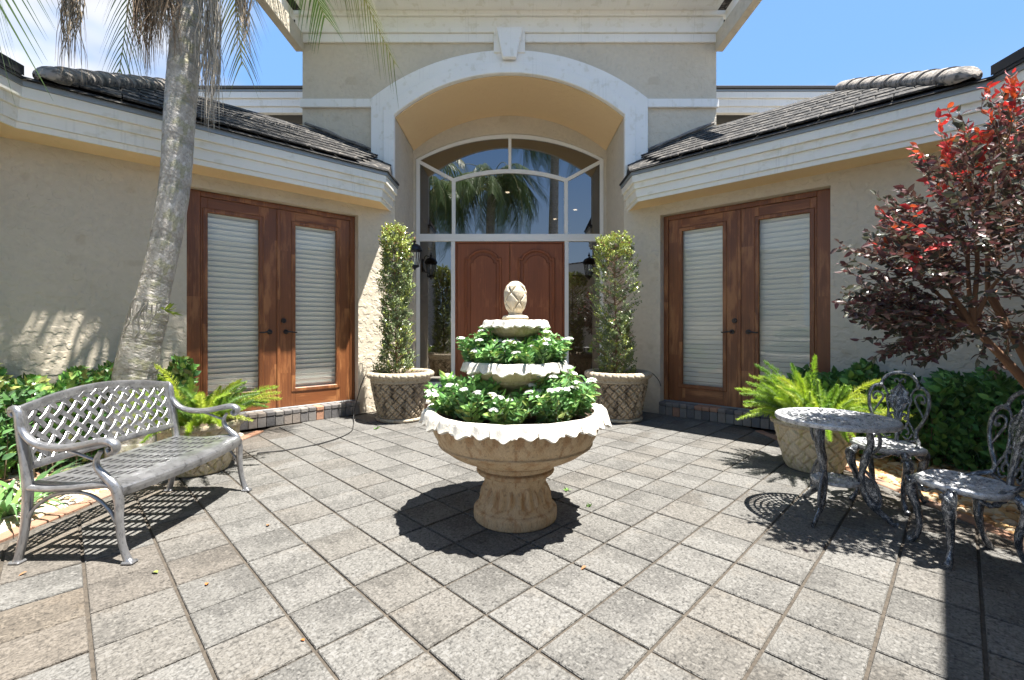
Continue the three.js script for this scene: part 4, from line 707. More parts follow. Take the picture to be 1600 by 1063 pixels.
// ============================================================ BENCH
{
  const t = thing('garden_bench', 'silver grey cast metal bench with woven lattice back by the palm', 'bench', [-2.30, 0, -2.90], Math.PI / 2);
  const HL = 0.525;
  // seat
  const us = [], vs = []; const nc = 9, cw = 2 * (HL - 0.03) / nc;
  us.push(-HL + 0.004); for (let i = 0; i < nc; i++) { const a = -HL + 0.03 + i * cw; for (let k = 0; k <= 4; k++) us.push(a + 0.022 + (cw - 0.044) * k / 4); } us.push(HL - 0.004);
  const nr = 9; vs.push(-0.245); for (let i = 0; i < nr; i++) { const a = -0.215 + i * 0.040; vs.push(a, a + 0.024); } for (const z of [0.165, 0.19, 0.212, 0.23, 0.242, 0.250, 0.252, 0.246]) vs.push(z);
  const seat = gridPlate(us, vs, (i, j) => { const ci = (i - 1) % 5, inCol = i > 0 && i < us.length - 2 && ci !== 4 && ci !== -1; return inCol && j % 2 === 1 && j < 2 * nr; },
    (u, v, top) => { const kk = vs.indexOf(v), last = vs.length - 1 - kk, bulge = 0.045 * (1 - (u / HL) ** 2) * sst(-0.1, 0.25, v), w = clamp((v - 0.15) / 0.1), y = 0.418 - 0.012 * Math.sin(Math.PI * clamp((v + 0.245) / 0.45)) - (last === 0 ? 0.062 : last === 1 ? 0.044 : last === 2 ? 0.028 : 0.022 * w * w); return [u, y + (top ? 0.006 : -0.006), v + bulge - (top ? 0 : 0.004 * w)]; });
  part('seat', seat, M.bench, t);
  // two end frames: rear leg and back post, front leg, arm, seat rail, brace
  for (const s of [-1, 1]) {
    const x = s * HL, P = a => a.map(([z, y, dx = 0]) => [x + s * dx, y, z]), sd = V(1, 0, 0);
    part('leg', merge([sweep(P([[-0.327, 0.772], [-0.343, 0.789], [-0.337, 0.809], [-0.315, 0.812], [-0.300, 0.787], [-0.286, 0.68], [-0.262, 0.53], [-0.250, 0.42], [-0.252, 0.32], [-0.268, 0.17], [-0.298, 0.03], [-0.305, 0.006]]), [0.010, 0.014, 0.018, 0.020, 0.023, 0.024, 0.025, 0.026, 0.024, 0.021, 0.020, 0.024], 44, 10, 0.9, sd, 0.3, 1), cbox(0.05, 0.016, 0.06, 0.006, x, 0.008, -0.305)]), M.bench, t);
    part('leg', merge([sweep(P([[0.135, 0.590], [0.112, 0.55], [0.116, 0.505], [0.160, 0.455], [0.205, 0.41], [0.228, 0.34], [0.232, 0.22], [0.248, 0.10], [0.274, 0.025], [0.284, 0.006]]), [0.011, 0.014, 0.017, 0.021, 0.025, 0.024, 0.020, 0.018, 0.019, 0.024], 40, 10, 0.9, sd, 0.3, 1), cbox(0.05, 0.016, 0.062, 0.006, x, 0.008, 0.286)]), M.bench, t);
    part('armrest', sweep(P([[-0.298, 0.755], [-0.272, 0.69], [-0.22, 0.637], [-0.14, 0.612], [-0.05, 0.608], [0.05, 0.622], [0.135, 0.640], [0.188, 0.640], [0.214, 0.620], [0.208, 0.590], [0.182, 0.582], [0.170, 0.600], [0.182, 0.612]]), [0.016, 0.017, 0.018, 0.020, 0.021, 0.021, 0.022, 0.022, 0.020, 0.016, 0.013, 0.011, 0.008], 54, 10, 1.25, sd, 0.3, 1), M.bench, t);
    part('seat_rail', sweep(P([[-0.252, 0.40], [-0.15, 0.392], [0, 0.398], [0.11, 0.410], [0.18, 0.412], [0.215, 0.39]]), [0.020, 0.018, 0.018, 0.018, 0.018, 0.018], 24, 8, 1.1, sd, 0.3, 0.6), M.bench, t);
    part('brace', sweep(P([[-0.262, 0.20], [-0.215, 0.29], [-0.12, 0.355], [-0.01, 0.375], [0.09, 0.355], [0.18, 0.28], [0.228, 0.19]]), [0.010, 0.010, 0.010, 0.010, 0.010], 30, 6, 1, sd, 0.3, 0.6), M.bench, t);
    part('brace', sweep(P([[-0.05, 0.598], [0.02, 0.575], [0.07, 0.555], [0.115, 0.54]]), [0.008, 0.009, 0.008], 10, 6, 1, sd, 0.3, 0.6), M.bench, t);
  }
  // back: rails and a basket-weave lattice of diagonal strips
  const B = (x, y) => { const k = y - 0.47; return [x, y, -0.252 - 0.15 * k - 0.03 * (1 - (x / HL) ** 2)]; };
  const topY = x => 0.806 + 0.074 * Math.cos(x / HL * Math.PI / 2 * 0.92), botY = x => 0.505;
  const n = 28, rail = (f, r0, fl) => { const p = []; for (let i = 0; i <= n; i++) { const x = lerp(-HL + 0.012, HL - 0.012, i / n); p.push(B(x, f(x))); } return sweep(p, [r0, r0, r0], 44, 8, fl, V(0, 0, 1), 0.3, 1.5); };
  const back = part('backrest', merge([rail(x => topY(x) - 0.018, 0.030, 0.36), rail(botY, 0.022, 0.45)]), M.bench, t);
  for (const s of [-1, 1]) part('rail', sweep([B(s * (HL - 0.03), 0.50), B(s * (HL - 0.03), 0.60), B(s * (HL - 0.03), 0.70), B(s * (HL - 0.03), 0.80)], [0.018, 0.018, 0.018], 10, 6, 0.5, V(0, 0, 1)), M.bench, back);
  const pitch = 0.083, ins = (x, y) => Math.abs(x) < HL - 0.035 && y > botY(x) + 0.004 && y < topY(x) - 0.03;
  for (const d of [-1, 1]) for (let k = -12; k <= 12; k++) {
    // the line x = c + d * (y - 0.68); walk along it inside the panel
    const c = (k + 0.5) * pitch, run = []; for (let i = 0; i <= 130; i++) { const y = 0.49 + i * 0.0035, x = c + d * (y - 0.68); if (ins(x, y)) run.push([x, y]); }
    if (run.length < 8) continue;
    const p = run.map(([x, y]) => { const w = Math.sin(Math.PI * ((c - d * 0) / pitch + 0)) * 0, oth = (x + d * (y - 0.68)) / pitch, ph = Math.sin(Math.PI * (oth + k)) * 0.0042 * d, [bx, by, bz] = B(x, y); return V(bx, by, bz + ph); });
    const pts = p.filter((_, i) => i % 3 === 0 || i === p.length - 1), W = 0.0140, strip = grid(1, pts.length * 2 - 2, (u, v) => { const q = curve(pts).getPoint(v), o = (u - 0.5) * 2 * W; return [q.x + o * 0.707, q.y - d * o * 0.707, q.z + 0.003]; }, false, 0.1, 0.5);
    const cv = curve(pts), N = Math.max(6, Math.round(pts.length * 1.2)), q4 = [];
    const at = (v, o, z) => { const q = cv.getPoint(v); return [q.x + o * 0.707, q.y - d * o * 0.707, q.z + z]; };
    for (let i = 0; i < N; i++) { const a = i / N, b = (i + 1) / N, w2 = W - 0.003; q4.push([at(a, -w2, 0.004), at(a, w2, 0.004), at(b, w2, 0.004), at(b, -w2, 0.004)], [at(a, w2, 0.004), at(a, W, 0), at(b, W, 0), at(b, w2, 0.004)], [at(a, -W, 0), at(a, -w2, 0.004), at(b, -w2, 0.004), at(b, -W, 0)], [at(a, W, 0), at(a, -W, -0.003), at(b, -W, -0.003), at(b, W, 0)]); }
    part('lattice_strip', tri(q4), M.bench, back);
  }
}

// ============================================================ TABLE AND CHAIRS
// round lace plate: rings of alternating ribs and openings
function lacePlate(R, th, rings, hub, rim, y, seed) {
  const r = rng(seed), seg = 120, us = [...Array(seg + 1).keys()].map(i => i / seg * 6.28319), vs = [0.004, hub];
  for (let i = 0; i < rings; i++) { const a = lerp(hub, R - rim, i / rings), b = lerp(hub, R - rim, (i + 1) / rings); vs.push(a + (b - a) * 0.30, b); } vs.push(R - 0.006, R);
  const per = [...Array(rings).keys()].map(i => { const rad = lerp(hub, R - rim, (i + 0.6) / rings), want = 6.283 * rad / 0.042; return [2, 3, 4, 5, 6, 8, 10].map(s => seg / s).reduce((b, c) => Math.abs(c - want) < Math.abs(b - want) ? c : b); });
  return gridPlate(us, vs, (i, j) => { const k = j - 1; if (k < 0 || k % 2 === 0 || k > 2 * rings) return false; const ring = (k - 1) / 2, s = seg / per[ring], ph = (i + (ring % 2) * Math.floor(s / 2)) % s; return ph < Math.max(1, Math.round(s * 0.58)); },
    (u, v, top) => { const w = 0.0035 * Math.sin(v * 90) * Math.cos(u * 18); return [v * Math.cos(u), y + (top ? th / 2 + w : -th / 2) - (v > R - 0.003 ? 0.004 * (top ? 1 : -1) : 0), -v * Math.sin(u)]; });
}
{
  const t = thing('bistro_table', 'round lacy cast metal table with worn white paint, beside the bright fern', 'table', [2.13, 0, -2.976]); t.scale.set(0.795, 1.02, 0.795);
  const R = 0.425, y = 0.632;
  const rimG = lathe([[R - 0.012, y - 0.022], [R + 0.001, y - 0.022], [R + 0.006, y - 0.014], [R + 0.006, y + 0.003], [R, y + 0.009], [R - 0.014, y + 0.010], [R - 0.022, y + 0.004]], 90, 6, 0.2, a => 0.0025 * Math.sin(a * 45), 2);
  part('tabletop', merge([lacePlate(R - 0.012, 0.010, 7, 0.045, 0.02, y, 1), rimG]), M.antiqueTop, t);
  part('shelf', merge([lacePlate(0.165, 0.009, 3, 0.03, 0.014, 0.235, 2), lathe([[0.158, 0.222], [0.168, 0.224], [0.170, 0.24], [0.160, 0.243]], 60, 4, 0.1, a => 0.002 * Math.sin(a * 30), 2)]), M.antiqueTop, t);
  for (const a of [-2.55, -0.62, 1.57]) {       // three scrolled legs (direction x = cos, z = -sin)
    const c = Math.cos(a), s = -Math.sin(a), P = l => l.map(([r, h]) => [c * r, h, s * r]), sd = V(-s, 0, c);
    const main = sweep(P([[0.245, 0.618], [0.225, 0.57], [0.235, 0.50], [0.215, 0.43], [0.185, 0.34], [0.175, 0.25], [0.205, 0.16], [0.265, 0.095], [0.335, 0.045], [0.385, 0.012], [0.400, 0.010]]), [0.030, 0.026, 0.022, 0.030, 0.026, 0.022, 0.028, 0.026, 0.020, 0.017, 0.020], 48, 10, 0.65, sd, 0.3, 1, (u, v) => 0.10 * Math.sin(u * 6.283 * 3) + 0.12 * Math.sin(v * 40));
    const loop = sweep(P([[0.245, 0.60], [0.285, 0.55], [0.290, 0.49], [0.250, 0.44], [0.222, 0.47]]), [0.013, 0.014, 0.014, 0.012, 0.009], 20, 7, 1, sd), inner = sweep(P([[0.185, 0.33], [0.24, 0.28], [0.285, 0.20], [0.295, 0.12], [0.27, 0.095]]), [0.010, 0.012, 0.012, 0.011, 0.009], 18, 7, 1, sd);
    const web = extr(poly([[0.185, 0.30], [0.24, 0.265], [0.28, 0.19], [0.285, 0.12], [0.22, 0.15], [0.18, 0.22]]), 0.012, 0.003); web.translate(0, 0, -0.006); web.rotateY(a);
    const tip = sweep(P([[0.165, 0.235], [0.185, 0.24]]), [0.012, 0.014], 2, 7);
    part('leg', merge([main, loop, inner, web, tip]), M.antique, t);
  }
}
function makeChair(label, p, turn) {
  const t = thing('garden_chair', label, 'chair', p, turn, 'scrolled cast metal chairs by the table'); t.scale.set(0.86, 1, 0.86);
  const sy = 0.405, SR = 0.225;
  const sq = g => { const a = g.attributes.position; for (let i = 0; i < a.count; i++) { const x = a.getX(i), z = a.getZ(i), k = 1 + 0.06 * Math.cos(4 * Math.atan2(z, x)); a.setXYZ(i, x * k * 1.02, a.getY(i) - 0.012 * (1 - (x * x + z * z) / (SR * SR)), z * k * 0.98); } g.computeVertexNormals(); return g; };
  part('seat', merge([sq(lacePlate(SR - 0.01, 0.009, 4, 0.03, 0.016, sy, 3)), sq(lathe([[SR - 0.012, sy - 0.022], [SR + 0.002, sy - 0.022], [SR + 0.009, sy - 0.010], [SR + 0.008, sy + 0.004], [SR - 0.004, sy + 0.012], [SR - 0.02, sy + 0.006]], 80, 4, 0.2, a => 0.002 * Math.sin(a * 40), 2))]), M.antiqueTop, t);
  const ap = []; for (const [a, w] of [[1.5708, 1], [0, 0.9], [3.1416, 0.9], [-1.5708, 1]]) { const pts = []; for (let i = 0; i <= 16; i++) { const k = (i / 16 - 0.5) * 1.25 * w, b = a + k; pts.push([Math.cos(b) * (SR - 0.01), sy - 0.035 - 0.018 * Math.cos(k * 7), -Math.sin(b) * (SR - 0.01)]); } ap.push(sweep(pts, [0.010, 0.016, 0.020, 0.016, 0.010], 26, 7, 0.6, V(0, 1, 0), 0.3, 0.6, (u, v) => 0.22 * Math.sin(v * 44))); }
  part('apron', merge(ap), M.antique, t);
  for (const [x, z] of [[-1, 1], [1, 1], [-1, -1], [1, -1]]) {
    const l = z < 0 ? 0.045 : 0, pts = [[x * 0.150, sy - 0.015, z * 0.150], [x * 0.182, sy - 0.055, z * 0.182], [x * 0.186, sy - 0.115, z * 0.186], [x * 0.160, sy - 0.21, z * 0.165], [x * 0.152, 0.09, z * (0.160 + l * 0.6)], [x * 0.172, 0.028, z * (0.18 + l)], [x * 0.188, 0.008, z * (0.198 + l)]];
    part('leg', merge([sweep(pts, [0.026, 0.036, 0.034, 0.023, 0.017, 0.021, 0.024], 34, 10, 0.9, V(x, 0, z).normalize(), 0.3, 0.6, (u, v) => v < 0.32 ? 0.14 * Math.sin(u * 6.283 * 4) * Math.sin(v * 30) : 0.03), sweep([[x * 0.152, sy - 0.05, z * 0.21], [x * 0.185, sy - 0.03, z * 0.215], [x * 0.215, sy - 0.06, z * 0.2], [x * 0.205, sy - 0.09, z * 0.195], [x * 0.185, sy - 0.075, z * 0.21]], [0.009, 0.012, 0.012, 0.010, 0.006], 16, 6)]), M.antique, t);
  }
  // back in its own plane: leans away from the seat
  const Q = (x, y, d = 0) => [x * 0.84, sy + y, -0.195 - 0.20 * y - 0.03 * (1 - (x / 0.24) ** 2) + d], sd = V(0, 0, 1);
  const line = (pts, rad, n = 22, fl = 0.8) => sweep(pts.map(k => Q(...k)), rad, n, 7, fl, sd, 0.2, 0.8);
  const both = (pts, rad, n, fl) => [line(pts, rad, n, fl), line(pts.map(([x, y, d]) => [-x, y, d]), rad, n, fl)];
  const bk = part('backrest', merge([...both([[0.205, -0.01, 0.12], [0.19, 0.02, 0.05], [0.155, 0.045], [0.150, 0.09], [0.185, 0.14], [0.222, 0.21], [0.240, 0.285], [0.232, 0.35], [0.200, 0.392], [0.152, 0.402]], [0.016, 0.016, 0.017, 0.016, 0.014, 0.014, 0.014, 0.014, 0.014, 0.013], 44), line([[-0.152, 0.402], [-0.132, 0.445], [-0.09, 0.482], [0, 0.500], [0.09, 0.482], [0.132, 0.445], [0.152, 0.402]], [0.014, 0.014, 0.014, 0.014], 40), line([[-0.17, 0.028], [-0.08, 0.008], [0, 0.002], [0.08, 0.008], [0.17, 0.028]], [0.014, 0.012, 0.012, 0.014], 20)]), M.antique, t);
  const scrolls = [...both([[0.150, 0.060], [0.115, 0.115], [0.085, 0.16], [0.082, 0.24], [0.098, 0.30], [0.092, 0.35]], [0.009, 0.009, 0.010, 0.009, 0.008], 24), ...both([[0.205, 0.19], [0.155, 0.265], [0.128, 0.315], [0.150, 0.345], [0.185, 0.348], [0.208, 0.325], [0.205, 0.298], [0.188, 0.292], [0.180, 0.308]], [0.008, 0.009, 0.009, 0.009, 0.009, 0.008, 0.007, 0.006], 34), ...both([[0.018, 0.10], [0.022, 0.17], [0.045, 0.205], [0.068, 0.19], [0.066, 0.165], [0.050, 0.165]], [0.008, 0.009, 0.009, 0.008, 0.006], 26), ...both([[0.025, 0.06], [0.05, 0.105], [0.085, 0.10], [0.09, 0.07], [0.07, 0.06]], [0.008, 0.009, 0.009, 0.008, 0.006], 22), ...both([[0.12, 0.07], [0.105, 0.04], [0.075, 0.03], [0.05, 0.045]], [0.008, 0.008, 0.007], 12), ...both([[0.152, 0.402], [0.118, 0.378], [0.10, 0.345]], [0.011, 0.009, 0.008], 10), ...both([[0.0, 0.43], [0.022, 0.455], [0.042, 0.445], [0.038, 0.428]], [0.008, 0.008, 0.006], 14), ...both([[0.085, 0.16], [0.07, 0.115], [0.085, 0.095]], [0.009, 0.011, 0.008], 8)];
  for (const s of [-1, 1]) for (const [x, y, r] of [[0.152, 0.402, 0.019], [0.185, 0.30, 0.012], [0.055, 0.172, 0.011], [0.205, -0.005, 0.02]]) { const g = new THREE.IcosahedronGeometry(r, 2), [a, b, c] = Q(s * x, y, y < 0 ? 0.12 : 0); g.translate(a, b, c); scrolls.push(g); }
  part('scrollwork', merge(scrolls), M.antique, bk);
  // central vase of flowers, slightly domed
  const vw = y => y < 0.20 ? lerp(0.016, 0.030, y / 0.20) : y < 0.28 ? lerp(0.030, 0.075, sm((y - 0.20) / 0.08)) : y < 0.345 ? 0.078 + 0.012 * Math.sin((y - 0.28) * 60) : lerp(0.078, 0.008, sm((y - 0.345) / 0.085));
  const face = (d, k) => grid(22, 46, (u, v) => { const y = 0.005 + 0.43 * v, a = (u - 0.5) * 2, x = a * vw(y) * (1 + 0.08 * Math.sin(v * 70)), b = y > 0.2 ? 0.006 * Math.sin(a * 9 + v * 40) * Math.cos(v * 55) : 0.002; return Q(x, y, d * (0.007 + 0.010 * (1 - a * a) + b * k)); }, false, 0.2, 0.5);
  const vase = part('back_plaque', merge([face(1, 1), face(-1, 0.3), grid(1, 46, (u, v) => { const y = 0.005 + 0.43 * v; return Q(vw(y) * (1 + 0.08 * Math.sin(v * 70)), y, (u - 0.5) * 0.014); }), grid(1, 46, (u, v) => { const y = 0.005 + 0.43 * v; return Q(-vw(y) * (1 + 0.08 * Math.sin(v * 70)), y, (u - 0.5) * 0.014); })]), M.antique, bk);
  return t;
}
const chair = makeChair('ornate metal chair behind the round table, facing the camera side', [2.66, 0, -3.20], -0.98);
copy(chair, 'ornate metal chair nearest the camera at the right edge, turned to the table', [2.44, 0, -2.43], -1.83);

// ============================================================ FOXTAIL FERNS IN WOVEN POTS
{
  const t = thing('planter_pot', 'cream woven pot under the bright fern by the round table', 'planter', [2.66, 0, -3.98], 0.2, 'low woven pots holding foxtail ferns');
  const ra = 0.27, k = Math.round(2 * Math.PI * ra / 0.13), pitch = 2 * Math.PI * ra / k, w = weave(2, 0.022, pitch, ra);
  part('basket', lathe([[0.001, 0.0], [0.20, 0.001], [0.212, 0.012], [0.235, 0.10], [0.262, 0.20], [0.285, 0.30], [0.30, 0.385]], 240, 4, 1, (a, y) => w(a, y) * sst(0.015, 0.04, y) * sst(0.385, 0.36, y), 14), M.cream, t);
  part('rim', lathe([[0.298, 0.38], [0.318, 0.385], [0.33, 0.40], [0.328, 0.425], [0.31, 0.437], [0.285, 0.432], [0.275, 0.40], [0.272, 0.36]], 120, 4, 0.4, a => 0.005 * Math.sin(a * 30), 3), M.potrim, t);
  const g = new THREE.CircleGeometry(0.28, 32); g.rotateX(-Math.PI / 2); g.translate(0, 0.39, 0); part('potting_soil', g, M.soil, t);
  copy(t, 'weathered woven pot behind the far end of the bench', [-2.71, 0, -3.92], 1.1);
}
function plumeGeo(seed, len, bend, n = 620) {      // a bottle-brush stem of short needles
  const r = rng(seed), c = curve([[0, 0, 0], [0.02, len * 0.35, bend * 0.12], [0, len * 0.7, bend * 0.45], [0, len * 0.93, bend * 1.0]]), q = [];
  for (let i = 0; i < n; i++) {
    const t = 0.10 + 0.9 * Math.pow(r(), 0.85), p = c.getPoint(t), d = c.getTangent(t), a = r() * 6.283, b = V(Math.cos(a), 0, Math.sin(a)).addScaledVector(d, -d.dot(V(Math.cos(a), 0, Math.sin(a)))).normalize();
    const l = (0.012 + 0.026 * Math.sin(Math.PI * clamp(0.14 + t * 0.84))) * (0.5 + 0.9 * r()), e = p.clone().addScaledVector(b, l).addScaledVector(d, l * 0.55), s = V(0, 0, 0).crossVectors(b, d).multiplyScalar(0.0034);
    q.push([[p.x - s.x, p.y - s.y, p.z - s.z], [p.x + s.x, p.y + s.y, p.z + s.z], [e.x, e.y, e.z]]);
    const m = p.clone().lerp(e, 0.55), s2 = d.clone().multiplyScalar(0.0024); q.push([[m.x - s2.x, m.y - s2.y, m.z - s2.z], [e.x, e.y, e.z], [m.x + s2.x, m.y + s2.y, m.z + s2.z]]);
  }
  return tri(q);
}
{
  M.needle.transmission = 0.55; const plumes = [0, 1, 2, 3].map(i => plumeGeo(60 + i, [0.42, 0.50, 0.40, 0.34][i], [0.10, 0.22, 0.30, 0.05][i], 520));
  const tones = [[0.42, 0.56, 0.04], [0.30, 0.47, 0.035], [0.52, 0.60, 0.06], [0.18, 0.34, 0.03]].map(c => { const m = M.needle.clone(); m.color = C(...c); return m; });
  const mk = (label, p, seed, n, rad, bias) => {
    const r = rng(seed), t = thing('foxtail_fern', label, 'fern', p, 0, 'foxtail ferns in low pots');
    for (let i = 0; i < n; i++) {
      const a = r() * 6.283, lean = Math.pow(r(), 0.8) * 1.25, m = part('plume', plumes[Math.floor(r() * 4)], tones[Math.floor(Math.pow(r(), 1.2) * 4)], t), g = new THREE.Group();
      const dx = 0.16 * Math.cos(a) * Math.sqrt(r()), dz = 0.16 * Math.sin(a) * Math.sqrt(r());
      const dir = V(Math.cos(a) * lean + bias[0], 0.9, Math.sin(a) * lean + bias[1]).normalize();
      m.position.set(dx, 0, dz); m.quaternion.setFromUnitVectors(V(0, 1, 0), dir); m.rotateY(Math.PI / 2 - a + 0.6 * (r() - 0.5)); m.scale.set(0.98, rad * (0.8 + 0.45 * r()), 0.98);
    }
    return t;
  };
  mk('bright lime foxtail fern spreading behind the round table', [2.66, 0.40, -3.98], 65, 110, 1.05, [-0.12, 0.1]);
  mk('yellow-green foxtail fern behind the bench, in front of the left door', [-2.71, 0.40, -3.92], 66, 70, 0.95, [0.06, 0.06]);
}

// ============================================================ HEDGES AND BED PLANTS
const leafMid = leafGeo(0.075, 0.044, 0.28, 0.45, 3), leafBig = leafGeo(0.085, 0.045, 0.25, 0.5, 3);
function hedge(name, label, cat, seed, n, place, colors, geo, mat, parent = null) {
  const r = rng(seed), t = thing(name, label, cat), L = [], col = [], st = [];
  for (let i = 0; i < n; i++) {
    const [x, y, z, up] = place(r), a = r() * 6.283; L.push(mat4(x, y, z, V(Math.cos(a), up * 1.0 + 0.6 * (r() - 0.35), Math.sin(a)), r() * 1.2 - 0.6, 0.7 + 0.65 * r()));
    const k = 0.55 + 0.8 * r(), c = colors[Math.floor(r() * colors.length)]; col.push(C(c[0] * k, c[1] * k, c[2] * k));
  }
  for (let i = 0; i < 70; i++) { const [x, y, z] = place(r); st.push(sweep([[x + 0.06 * (r() - 0.5), -0.02, z + 0.06 * (r() - 0.5)], [x + 0.05 * (r() - 0.5), y * 0.5, z], [x, y * 0.92, z]], [0.006, 0.005, 0.003], 4, 4)); }
  part('stem', merge(st), M.stem, t); copies('foliage', geo, mat, L, t, col); return t;
}
const wallAt = (m, u, v) => [mir(m, CORNER[0] + u * cT + v * sT), CORNER[1] - u * sT + v * cT];
hedge('hedge', 'low glossy green hedge along the left wall behind the bench', 'hedge', 71, 9000, r => {
  const u = -2.62 - 1.75 * r(), top = 0.76 + 0.07 * Math.sin(u * 9) + 0.06 * Math.sin(u * 23), e = r(); let v, y; if (e < 0.5) { v = 0.06 + 0.62 * r(); y = top - 0.10 * r() - 0.10 * Math.pow(v / 0.68, 2); } else { v = 0.52 + 0.22 * r(); y = top * Math.pow(r(), 0.7); }
  const [x, z] = wallAt(1, u, v); return [x, y, z, 0.8];
}, [[0.13, 0.33, 0.06], [0.19, 0.40, 0.06], [0.08, 0.23, 0.05], [0.28, 0.45, 0.08], [0.32, 0.34, 0.08]], leafMid, M.gloss);
hedge('hedge', 'deep green leafy hedge along the right wall behind the chairs', 'hedge', 72, 9500, r => {
  const u = -2.35 - 1.95 * r(), top = 0.74 + 0.06 * Math.sin(u * 8) + 0.05 * Math.sin(u * 21), e = r(); let v, y; if (e < 0.4) { v = 0.06 + 0.6 * r(); y = top - 0.12 * r() - 0.1 * Math.pow(v / 0.66, 2); } else { v = 0.50 + 0.28 * r(); y = top * Math.pow(r(), 0.75); }
  const [x, z] = wallAt(-1, u, v); return [x, y, z, 0.7];
}, [[0.08, 0.23, 0.05], [0.11, 0.29, 0.06], [0.06, 0.17, 0.04], [0.16, 0.34, 0.07]], leafBig, M.leaf);
hedge('hedge', 'short green hedge continuing the left wall planting past the frame edge', 'hedge', 73, 2600, r => [-4.42 - 0.2 + 0.75 * r(), 0.74 * Math.pow(r(), 0.5) * (0.9 + 0.1 * r()), -2.2 - 1.7 * r(), 0.8], [[0.06, 0.17, 0.035], [0.09, 0.22, 0.04], [0.045, 0.13, 0.035]], leafMid, M.gloss);
{ // strap-leaved clump
  const r = rng(81), t = thing('strap_leaf_plant', 'clump of arching strap leaves in the pebbles at the left edge', 'plant', [-3.35, -0.02, -2.98]);
  const mats = [[0.10, 0.24, 0.04], [0.15, 0.30, 0.05], [0.07, 0.18, 0.04]].map(c => { const m = M.leaf.clone(); m.color = C(...c); return m; });
  for (let i = 0; i < 46; i++) {
    const a = r() * 6.283, l = 0.34 + 0.26 * r(), q = [], w = 0.011 + 0.006 * r(), base = [0.06 * Math.cos(a), 0, 0.06 * Math.sin(a)], n = 8, at = (k, s) => { const d = l * (k * 0.85), y = l * (0.95 * k - 0.85 * k * k * (0.6 + 0.4 * r.bend)), ww = w * s * (1 - k * k * 0.98); return [base[0] + Math.cos(a) * d - Math.sin(a) * ww, Math.max(0.02, y), base[2] + Math.sin(a) * d + Math.cos(a) * ww]; };
    r.bend = r(); for (let k = 0; k < n; k++) q.push([at(k / n, -1), at(k / n, 0), at((k + 1) / n, 0), at((k + 1) / n, -1)], [at(k / n, 0), at(k / n, 1), at((k + 1) / n, 1), at((k + 1) / n, 0)]);
    part('blade', tri(q), mats[i % 3], t);
  }
  copy(t, 'smaller clump of strap leaves behind the near bench leg', [-3.62, -0.02, -3.35], 2.0).scale.setScalar(0.85);
}

M.redleaf = leafM({ clearcoat: 0.9, clearcoatRoughness: 0.25, transmission: 0.3 });
